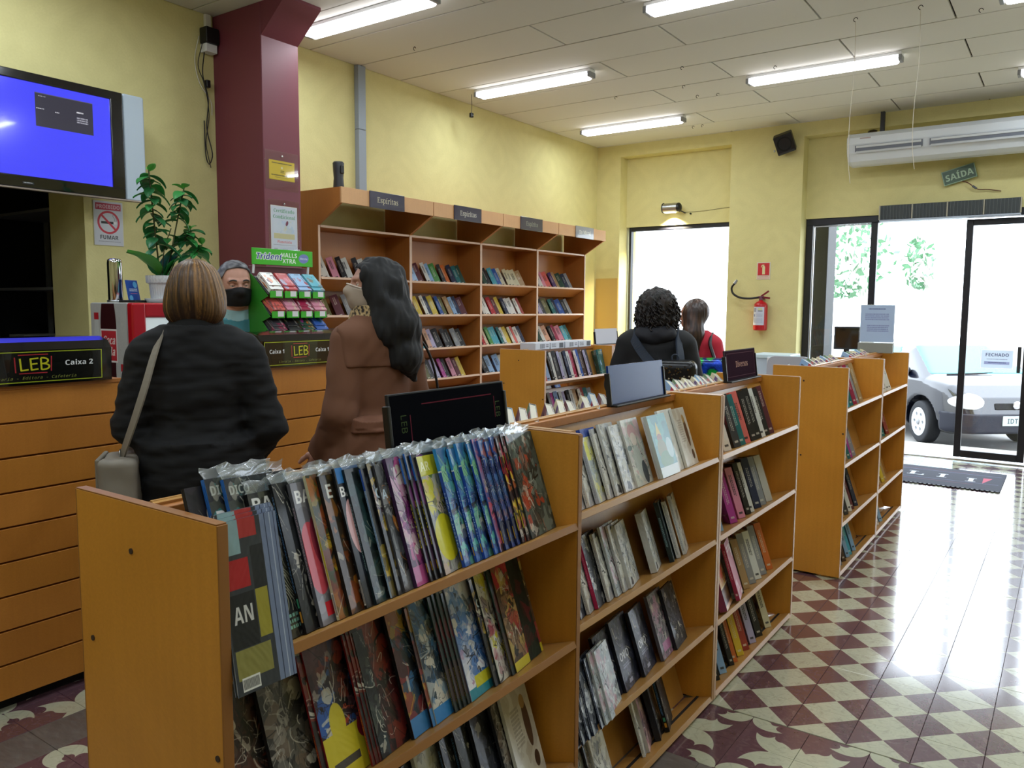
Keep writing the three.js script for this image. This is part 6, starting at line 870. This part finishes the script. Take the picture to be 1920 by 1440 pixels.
// --- curly haired customer
{
  const o = { at: [-2.05, -4.42], turn: face(-0.35, -0.94), scale: 0.965, skin: 0x5a3a2c, wide: 1.0, headYaw: 0.1, arms: { R: [[-0.23, 1.07, 0.02], [-0.17, 0.95, 0.2]], L: [[0.245, 1.07, 0.0], [0.17, 0.95, 0.2]] } };
  const p = person('customer with dark curly hair in a black hooded jacket facing the shop window', o);
  const C0 = blend(0.05, ball(0, 1.58, -0.015, 0.118, 0.1, 0.118), ball(0, 1.5, -0.03, 0.125, 0.1, 0.105));
  const curlC = (x, y, z) => lerp3(lin(0x0e0a0a), lin(0x2e201c), Math.max(0, nz(x * 40, y * 14, z * 40) + 0.2));
  const h = hair(p, (x, y, z) => smax(C0(x, y, z) + 0.014 * nz(x * 34, y * 16, z * 34) + 0.006 * nz(x * 80, y * 40, z * 80), -(Math.max(0.055 - z, Math.abs(x) - 0.06, y - 1.6)), 0.01), [-0.155, 1.38, -0.165], [0.155, 1.71, 0.125], 0.006, curlC, 0.6);
  seed(90); const curls = []; for (let i = 0; i < 230; i++) { const a = rr(0.5, 5.78), y0 = rr(1.46, 1.64), r = rr(0.118, 0.134) * Math.sqrt(Math.max(0.15, 1 - Math.pow((y0 - 1.55) / 0.125, 2))), x = Math.sin(a) * r, z = Math.cos(a) * r - 0.015, L = rr(0.05, 0.1), pts = []; for (let k = 0; k <= 7; k++) pts.push([x * (1 + k * 0.008) + Math.sin(k * 1.9 + i) * 0.007, y0 - k * L / 7, z * (1 + k * 0.008) + Math.cos(k * 1.9 + i) * 0.007]); curls.push(tube(pts, rr(0.0035, 0.0065), 14, 4)); }
  obj('curl_locks', p.turn(geo(curls)), mat(0x1a1210, 0.6), h);
  const J = mat(0x0b0c12, 0.75);
  garment(p, o, 'jacket', J, { grow: 0.034, hem: 0.76, neck: 1.41, flare: 0.2, cuff: 0.0, cell: 0.012, folds: (x, y, z) => 0.006 * nz(x * 8, y * 12, z * 7) });
  obj('hood', nets((x, y, z) => smin(ball(0, 1.385, -0.085, 0.13, 0.062, 0.075)(x, y, z), ball(0, 1.42, -0.04, 0.115, 0.045, 0.085)(x, y, z), 0.04) + 0.007 * nz(x * 16, y * 20, z * 12), [-0.2, 1.28, -0.22], [0.2, 1.5, 0.08], 0.009), mat(0x12131d, 0.75), p.t);
  trousers(p, 0x14151c);
  const b = thing('backpack', 'black sequinned backpack on the curly haired customer', 'backpack', [o.at[0], 0, o.at[1]], o.turn); b.scale.setScalar(0.965);
  obj('pack_body', nets((x, y, z) => { const q = [Math.abs(x) - 0.08, Math.abs(y) - 0.12, Math.abs(z) - 0.05]; return Math.hypot(...q.map((v) => Math.max(v, 0))) + Math.min(Math.max(...q), 0) - 0.05; }, [-0.16, -0.2, -0.13], [0.16, 0.2, 0.13], 0.01).translate(-0.13, 1.08, -0.255), new THREE.MeshStandardMaterial({ color: 0x0c0c10, roughness: 0.3, metalness: 0.3 }), b);
  seed(91); const seq = []; for (let i = 0; i < 150; i++) seq.push(new THREE.CircleGeometry(0.005, 6).rotateX(rr(-0.4, 0.4)).rotateY(Math.PI + rr(-0.4, 0.4)).translate(-0.13 + rr(-0.1, 0.1), 1.08 + rr(-0.14, 0.14), -0.357)); obj('sequins', geo(seq), mat(0x6b6250, 0.2, { metalness: 0.9, side: THREE.DoubleSide }), b).userData.kind = 'stuff';
  const SM = mat(0x263040, 0.7);
  obj('shoulder_strap', ribbon([[0.13, 1.33, 0.11], [0.14, 1.41, 0.0], [0.125, 1.36, -0.12], [0.04, 1.25, -0.185], [-0.06, 1.16, -0.22]], 0.055, 0.012), SM, b); obj('shoulder_strap', ribbon([[-0.13, 1.33, 0.11], [-0.14, 1.41, 0.0], [-0.145, 1.34, -0.125], [-0.16, 1.25, -0.19], [-0.16, 1.17, -0.22]], 0.05, 0.012), SM, b); obj('haul_loop', new THREE.TorusGeometry(0.02, 0.005, 6, 14).translate(-0.13, 1.26, -0.24), SM, b); obj('ring', new THREE.TorusGeometry(0.012, 0.003, 6, 12).translate(-0.23, 1.17, -0.33), M.chrome, b);
}
// --- girl in red
{
  const o = { at: [-2.2, -5.36], turn: face(-0.28, -0.96), scale: 0.94, skin: 0xa9745e, wide: 0.88, headYaw: 1.15, headPitch: 0.05, arms: { R: [[-0.21, 1.08, -0.01], [-0.2, 0.86, 0.08]], L: [[0.215, 1.08, 0.02], [0.17, 0.94, 0.19]] } };
  const p = person('girl with straight brown hair in a bright red top by the shop window', o);
  const inv = -o.headYaw, cs = Math.cos(inv), sn = Math.sin(inv);
  const scalp = (x, y, z) => { const X = x * cs + z * sn, Z = -x * sn + z * cs; return smax(ball(0, 1.568, -0.014, 0.086, 0.1, 0.102)(X, y, Z), -(Math.max(0.03 - Z, y - 1.615)), 0.01); };
  const fall = blend(0.04, cap([0, 1.55, -0.045], [-0.005, 1.4, -0.08], 0.078, 0.074), cap([-0.005, 1.4, -0.08], [-0.02, 1.25, -0.125], 0.07, 0.03));
  obj('hair', nets((x, y, z) => smin(scalp(x, y, z), fall(x, y, z), 0.04) + 0.004 * nz(x * 60, y * 5, z * 60), [-0.14, 1.2, -0.2], [0.14, 1.69, 0.12], 0.006, (x, y, z) => lerp3(lin(0x2a1812), lin(0x5c3e30), Math.max(0, 0.2 + nz(x * 50, y * 4, z * 50)))), hairMat(0.4), p.t);
  garment(p, o, 'red_top', mat(0xc01f38, 0.75), { grow: 0.02, hem: 0.76, neck: 1.42, flare: 0.15, cuff: 0.01, cell: 0.012, folds: (x, y, z) => 0.005 * nz(x * 10, y * 11, z * 8) });
  trousers(p, 0x1a1c2a);
  const b = thing('backpack', 'blue and green sequinned backpack hanging behind the girl in red', 'backpack', [o.at[0], 0, o.at[1]], o.turn); b.scale.setScalar(0.94);
  const box = nets((x, y, z) => { const q = [Math.abs(x) - 0.09, Math.abs(y) - 0.13, Math.abs(z) - 0.04]; return Math.hypot(...q.map((v) => Math.max(v, 0))) + Math.min(Math.max(...q), 0) - 0.05; }, [-0.17, -0.21, -0.12], [0.17, 0.21, 0.12], 0.009, (x, y, z) => { const n = nz(x * 11 + 2, y * 9, 4); const sp = nz(x * 130, y * 130, z * 90) > 0.3 ? 1.6 : 1; return (n > 0.04 ? lin(0x18a043) : n > -0.12 ? lin(0x14306a) : lin(0x1c48c8)).map((v) => Math.min(1, v * sp)); });
  obj('pack_body', box.translate(-0.17, 1.06, -0.24), new THREE.MeshStandardMaterial({ vertexColors: true, roughness: 0.25, metalness: 0.35 }), b); obj('pack_edge', new THREE.TorusGeometry(0.1, 0.012, 6, 20, Math.PI).scale(1.05, 1, 1).translate(-0.17, 1.12, -0.2), M.black, b);
  for (const [s, e] of [[0.12, -0.08], [-0.13, -0.2]]) obj('shoulder_strap', tube([[s, 1.33, 0.1], [s * 1.05, 1.405, 0.0], [s, 1.34, -0.11], [(s + e) / 2, 1.24, -0.16], [e, 1.15, -0.19]], 0.013, 26, 6), M.black, b);
}
// --- cashier behind the counters
{
  const o = { at: [-3.79, -2.7], turn: face(0.86, 0.46), scale: 1.07, skin: 0xc08f7c, wide: 1.1, lean: 0.42, headPitch: -0.28, headYaw: 0.1, arms: { R: [[-0.25, 1.08, -0.06], [-0.25, 0.84, -0.02]], L: [[0.25, 1.08, -0.06], [0.25, 0.84, -0.02]] } };
  const p = person('grey haired cashier in a black mask and teal shirt behind the counter', o); mask(p, 0x08080c);
  hair(p, (x, y, z) => { const d = HF(x, y, z) - 0.0085 + 0.003 * nz(x * 70, y * 50, z * 70), line = y - (1.6 + (z > 0.02 ? (z - 0.02) * 0.75 : (z - 0.02) * 1.1) + Math.max(0, Math.abs(x) - 0.05) * -1.6); return smax(smax(d, -line, 0.006), 1.5 - y, 0.004); }, [-0.1, 1.48, -0.12], [0.1, 1.685, 0.11], 0.0045, (x, y, z) => lerp3(lin(0x33333a), lin(0x85858a), Math.max(0, 0.35 + nz(x * 40, y * 40, z * 40))), 0.6);
  for (const s of [-1, 1]) obj('eyebrow', p.lean(p.turn(tube([[s * 0.014, 1.574, 0.0985], [s * 0.03, 1.578, 0.094], [s * 0.046, 1.572, 0.083]], 0.0035, 10, 5))), mat(0x4a4442, 0.8), p.t);
  garment(p, o, 'shirt', mat(0x3f7f8c, 0.75), { grow: 0.018, hem: 0.84, neck: 1.435, cuff: 0.02, cell: 0.012, folds: (x, y, z) => 0.004 * nz(x * 9, y * 12, z * 8) });
  obj('shirt_collar', p.lean(nets((x, y, z) => { const r = Math.hypot(x, z + 0.004); return Math.max(Math.abs(r - 0.068 - (1.44 - y) * 0.45) - 0.005, y - 1.445, 1.395 - y); }, [-0.13, 1.37, -0.13], [0.13, 1.47, 0.13], 0.006)), mat(0x8db2b8, 0.7), p.t);
  trousers(p, 0x22242c);
}
// ---------- the street ----------
const street = structGroup('street');
obj('pavement', prism([[9.3, -0.03], [11.4, -0.24], [11.4, -0.7], [9.3, -0.7]], 24).rotateY(Math.PI / 2).scale(1, 1, 1).translate(-12, 0, 0), mat(0xa9a59c, 0.85), street);
obj('kerb', rspan(-12, 12, -0.7, -0.235, -11.4, -11.55, 0.01), mat(0x9a978f, 0.85), street);
obj('roadway', span(-30, 30, -0.8, -0.38, -11.55, -60), mat(0x8f8d8a, 0.9), street);
struct('outer_pier', rspan(-2.86, -2.36, -0.2, 3.6, -9.62, -10.0, 0.01), mat(0x06070b, 0.6));
{ const t = thing('pier_sticker', 'small white sticker on the dark pier outside the entrance glass', 'sticker', [-2.72, 2.02, -9.617]); obj('paper', rspan(-0.03, 0.03, -0.045, 0.045, 0, 0.002, 0.0005), M.white, t); }
{ // parked car, front towards the shop
  const C = V(-1.1, -0.38, -13.0), t = thing('car', 'dark blue hatchback parked outside the entrance, front wheel and headlamp showing', 'car', C.toArray(), Math.atan2(0.64, 0.77));
  const poly = [[-2.9, 0.3], [-2.9, 0.85], [-2.75, 0.98], [-2.45, 1.36], [-2.0, 1.43], [-1.0, 1.42], [-0.55, 1.36], [0.1, 0.97], [0.55, 0.88], [0.78, 0.72], [0.86, 0.5], [0.84, 0.26], [0.5, 0.2], [-2.5, 0.22]];   // z, y of the side outline; front axle at z = 0
  const sd = (z, y) => { let d = 1e9, s = 1; for (let i = 0, j = poly.length - 1; i < poly.length; j = i++) { const [ax, ay] = poly[i], [bx2, by] = poly[j], ex = bx2 - ax, ey = by - ay, wx = z - ax, wy = y - ay, h = Math.min(1, Math.max(0, (wx * ex + wy * ey) / (ex * ex + ey * ey))); d = Math.min(d, (wx - ex * h) ** 2 + (wy - ey * h) ** 2); const c1 = y >= ay, c2 = y < by, c3 = ex * wy > ey * wx; if ((c1 && c2 && c3) || (!c1 && !c2 && !c3)) s = -s; } return s * Math.sqrt(d); };
  const half = (z, y) => (y < 0.9 ? 0.82 - Math.max(0, 0.5 - y) * 0.12 : 0.82 - (y - 0.9) * 0.52) - Math.max(0, z - 0.25) ** 2 * 0.42 - Math.max(0, -2.3 - z) ** 2 * 0.3;
  const shell = (x, y, z) => smax(sd(z, y), Math.abs(x) - half(z, y), 0.12), arch = (x, y, z) => Math.min(Math.hypot(z, y - 0.3) - 0.37, Math.hypot(z + 2.42, y - 0.3) - 0.37);
  const paint = phys({ color: 0x060b1c, roughness: 0.25, clearcoat: 1, clearcoatRoughness: 0.05 });
  const F = (x, y, z) => smax(smax(shell(x, y, z), -Math.max(arch(x, y, z), 0.45 - Math.abs(x)), 0.02), -(shell(x, y, z) + 0.0) - 0.16, 0.01);
  obj('body', nets((x, y, z) => smax(shell(x, y, z), -Math.max(arch(x, y, z), 0.45 - Math.abs(x)), 0.02), [-0.9, 0.12, -3.0], [0.9, 1.5, 0.95], 0.035), paint, t);
  const G = phys({ color: 0x3f9a9e, roughness: 0.25, clearcoat: 0.3 });
  obj('windscreen', nets((x, y, z) => Math.max(shell(x, y, z) - 0.008, 0.96 - y, y - 1.36, Math.abs(x) - (0.74 - (y - 0.95) * 0.45), -0.62 - z), [-0.85, 0.9, -0.75], [0.85, 1.45, 0.25], 0.03), G, t);
  for (const s of [-1, 1]) obj('side_window', nets((x, y, z) => Math.max(shell(x, y, z) - 0.008, 0.98 - y, y - 1.33, 0.4 - s * x, z + 0.62 + (y - 0.98) * 0.7, -2.3 - z), [s < 0 ? -0.9 : 0.3, 0.92, -2.4], [s < 0 ? -0.3 : 0.9, 1.4, -0.4], 0.03), G, t);
  obj('bumper_trim', nets((x, y, z) => Math.max(shell(x, y, z) - 0.012, 0.24 - y, y - 0.52, 0.42 - z), [-0.9, 0.18, 0.36], [0.9, 0.6, 0.95], 0.03), mat(0x0b1024, 0.55), t);
  obj('grille', nets((x, y, z) => Math.max(shell(x, y, z) - 0.01, 0.56 - y, y - 0.66, Math.abs(x) - 0.3), [-0.4, 0.5, 0.5], [0.4, 0.72, 0.95], 0.02), M.dark, t);
  for (const s of [-1, 1]) obj('headlamp', nets((x, y, z) => Math.max(shell(x, y, z) - 0.012, ball(s * 0.58, 0.66, 0.6, 0.2, 0.12, 0.34)(x, y, z)), [s < 0 ? -0.85 : 0.3, 0.5, 0.2], [s < 0 ? -0.3 : 0.85, 0.82, 0.95], 0.02), phys({ color: 0xdfe4e6, roughness: 0.08, clearcoat: 1 }), t);
  obj('maker_emblem', lathe([[0, 0], [0.05, 0], [0.055, 0.008], [0.04, 0.012], [0, 0.012]], 20).rotateX(Math.PI / 2).translate(0, 0.63, 0.845), M.chrome, t);
  const np = obj('number_plate', rspan(-0.2, 0.2, 0.36, 0.49, 0.862, 0.874, 0.003), mat(0xb8c4c4, 0.4), t); obj('number_print', new THREE.PlaneGeometry(0.39, 0.12).translate(0, 0.425, 0.8748), mat(0xffffff, 0.4, { map: textTex(390, 120, '#b4c8c6', (c) => { c.fillStyle = '#3c4650'; c.font = 'bold 92px sans-serif'; c.textAlign = 'center'; c.fillText('IDT 42', 195, 94, 360); }) }), np);
  for (const [sx, z] of [[-1, 0], [1, 0], [-1, -2.42], [1, -2.42]]) {
    const w = obj('wheel', lathe([[0.19, -0.09], [0.27, -0.095], [0.295, -0.075], [0.3, -0.03], [0.3, 0.03], [0.295, 0.075], [0.27, 0.095], [0.19, 0.09]], 36).rotateZ(Math.PI / 2), mat(0x14161c, 0.8), t); w.position.set(sx * 0.72, 0.3, z);
    const sh = new THREE.Shape(); sh.absarc(0, 0, 0.195, 0, Math.PI * 2, false); for (let k = 0; k < 6; k++) { const h = new THREE.Path(); h.absellipse(Math.cos(k * 1.0472) * 0.118, Math.sin(k * 1.0472) * 0.118, 0.034, 0.034, 0, Math.PI * 2, false); sh.holes.push(h); }
    obj('rim', new THREE.ExtrudeGeometry(sh, { depth: 0.03, bevelEnabled: true, bevelSize: 0.006, bevelThickness: 0.008, bevelSegments: 2, curveSegments: 24 }).rotateY(sx * Math.PI / 2).translate(sx * 0.06, 0, 0), mat(0xd4d8de, 0.4), w); obj('hub_cap', lathe([[0, 0], [0.05, 0], [0.04, 0.02], [0, 0.025]], 16).rotateZ(-sx * Math.PI / 2).translate(sx * 0.09, 0, 0), M.grey, w); if (z === 0 && sx < 0) w.rotation.y = -0.1;
  }
  for (const s of [-1, 1]) obj('door_mirror', nets((x, y, z) => ball(s * 0.86, 1.0, -0.35, 0.1, 0.07, 0.06)(x, y, z), [s < 0 ? -1 : 0.7, 0.9, -0.45], [s < 0 ? -0.7 : 1, 1.1, -0.25], 0.02), paint, t);
  obj('wiper', bar([-0.5, 0.98, 0.1], [0.2, 1.0, 0.06], 0.012, 0.012), M.black, t);
}
function tree(label, x, y, z, rx, ry, n, sd0) {
  const t = thing('street_tree', label, 'tree', [x, -0.38, z]), h = y + 0.38; seed(sd0);
  obj('trunk', tube([[0.5, 0, -0.4], [0.42, h * 0.4, -0.3], [0.25, h * 0.8, -0.15], [0, h, 0]], 0.09, 20, 8), mat(0xd8d4cc, 0.9), t);
  for (let i = 0; i < 7; i++) obj('branch', tube([[0.25, h * 0.8, -0.15], [rr(-rx, rx) * 0.5, h + rr(-0.3, 0.3), rr(-0.4, 0.4)], [rr(-rx, rx), h + rr(-ry, ry), rr(-0.6, 0.6)]], 0.018, 10, 5), mat(0xd8d4cc, 0.9), t);
  const g = new THREE.PlaneGeometry(0.16, 0.09, 2, 1), p = g.attributes.position; for (let i = 0; i < p.count; i++) if (Math.abs(p.getX(i)) > 0.05) p.setY(i, p.getY(i) * 0.25); g.computeVertexNormals();
  const im = new THREE.InstancedMesh(g, phys({ color: 0x5f8a66, roughness: 0.7, transmission: 0.3, thickness: 0, side: THREE.DoubleSide }), n), m4 = new THREE.Matrix4(), q = new THREE.Quaternion(), e = new THREE.Euler();
  for (let i = 0; i < n; i++) { const a = rr(0, 6.283), r = Math.sqrt(rnd()), b = rr(-1, 1), c = Math.sqrt(1 - b * b) * r; m4.compose(V(Math.cos(a) * c * rx + 0.15 * nz(i * 0.37, 1, 2), h + b * ry, Math.sin(a) * c * 0.7), q.setFromEuler(e.set(rr(0, 6), rr(0, 6), rr(0, 6))), V(1, 1, 1).multiplyScalar(rr(0.6, 1.3))); im.setMatrixAt(i, m4); }
  im.name = 'leaves'; im.userData.kind = 'stuff'; t.add(shadow(im));
}
tree('leafy green street tree seen through the fixed entrance pane', -3.9, 2.7, -17.5, 0.95, 0.95, 420, 71);
tree('small patch of street tree leaves above the car, through the open doorway', -2.62, 2.42, -17.8, 0.32, 0.5, 110, 72);
renderer.render(scene, camera);
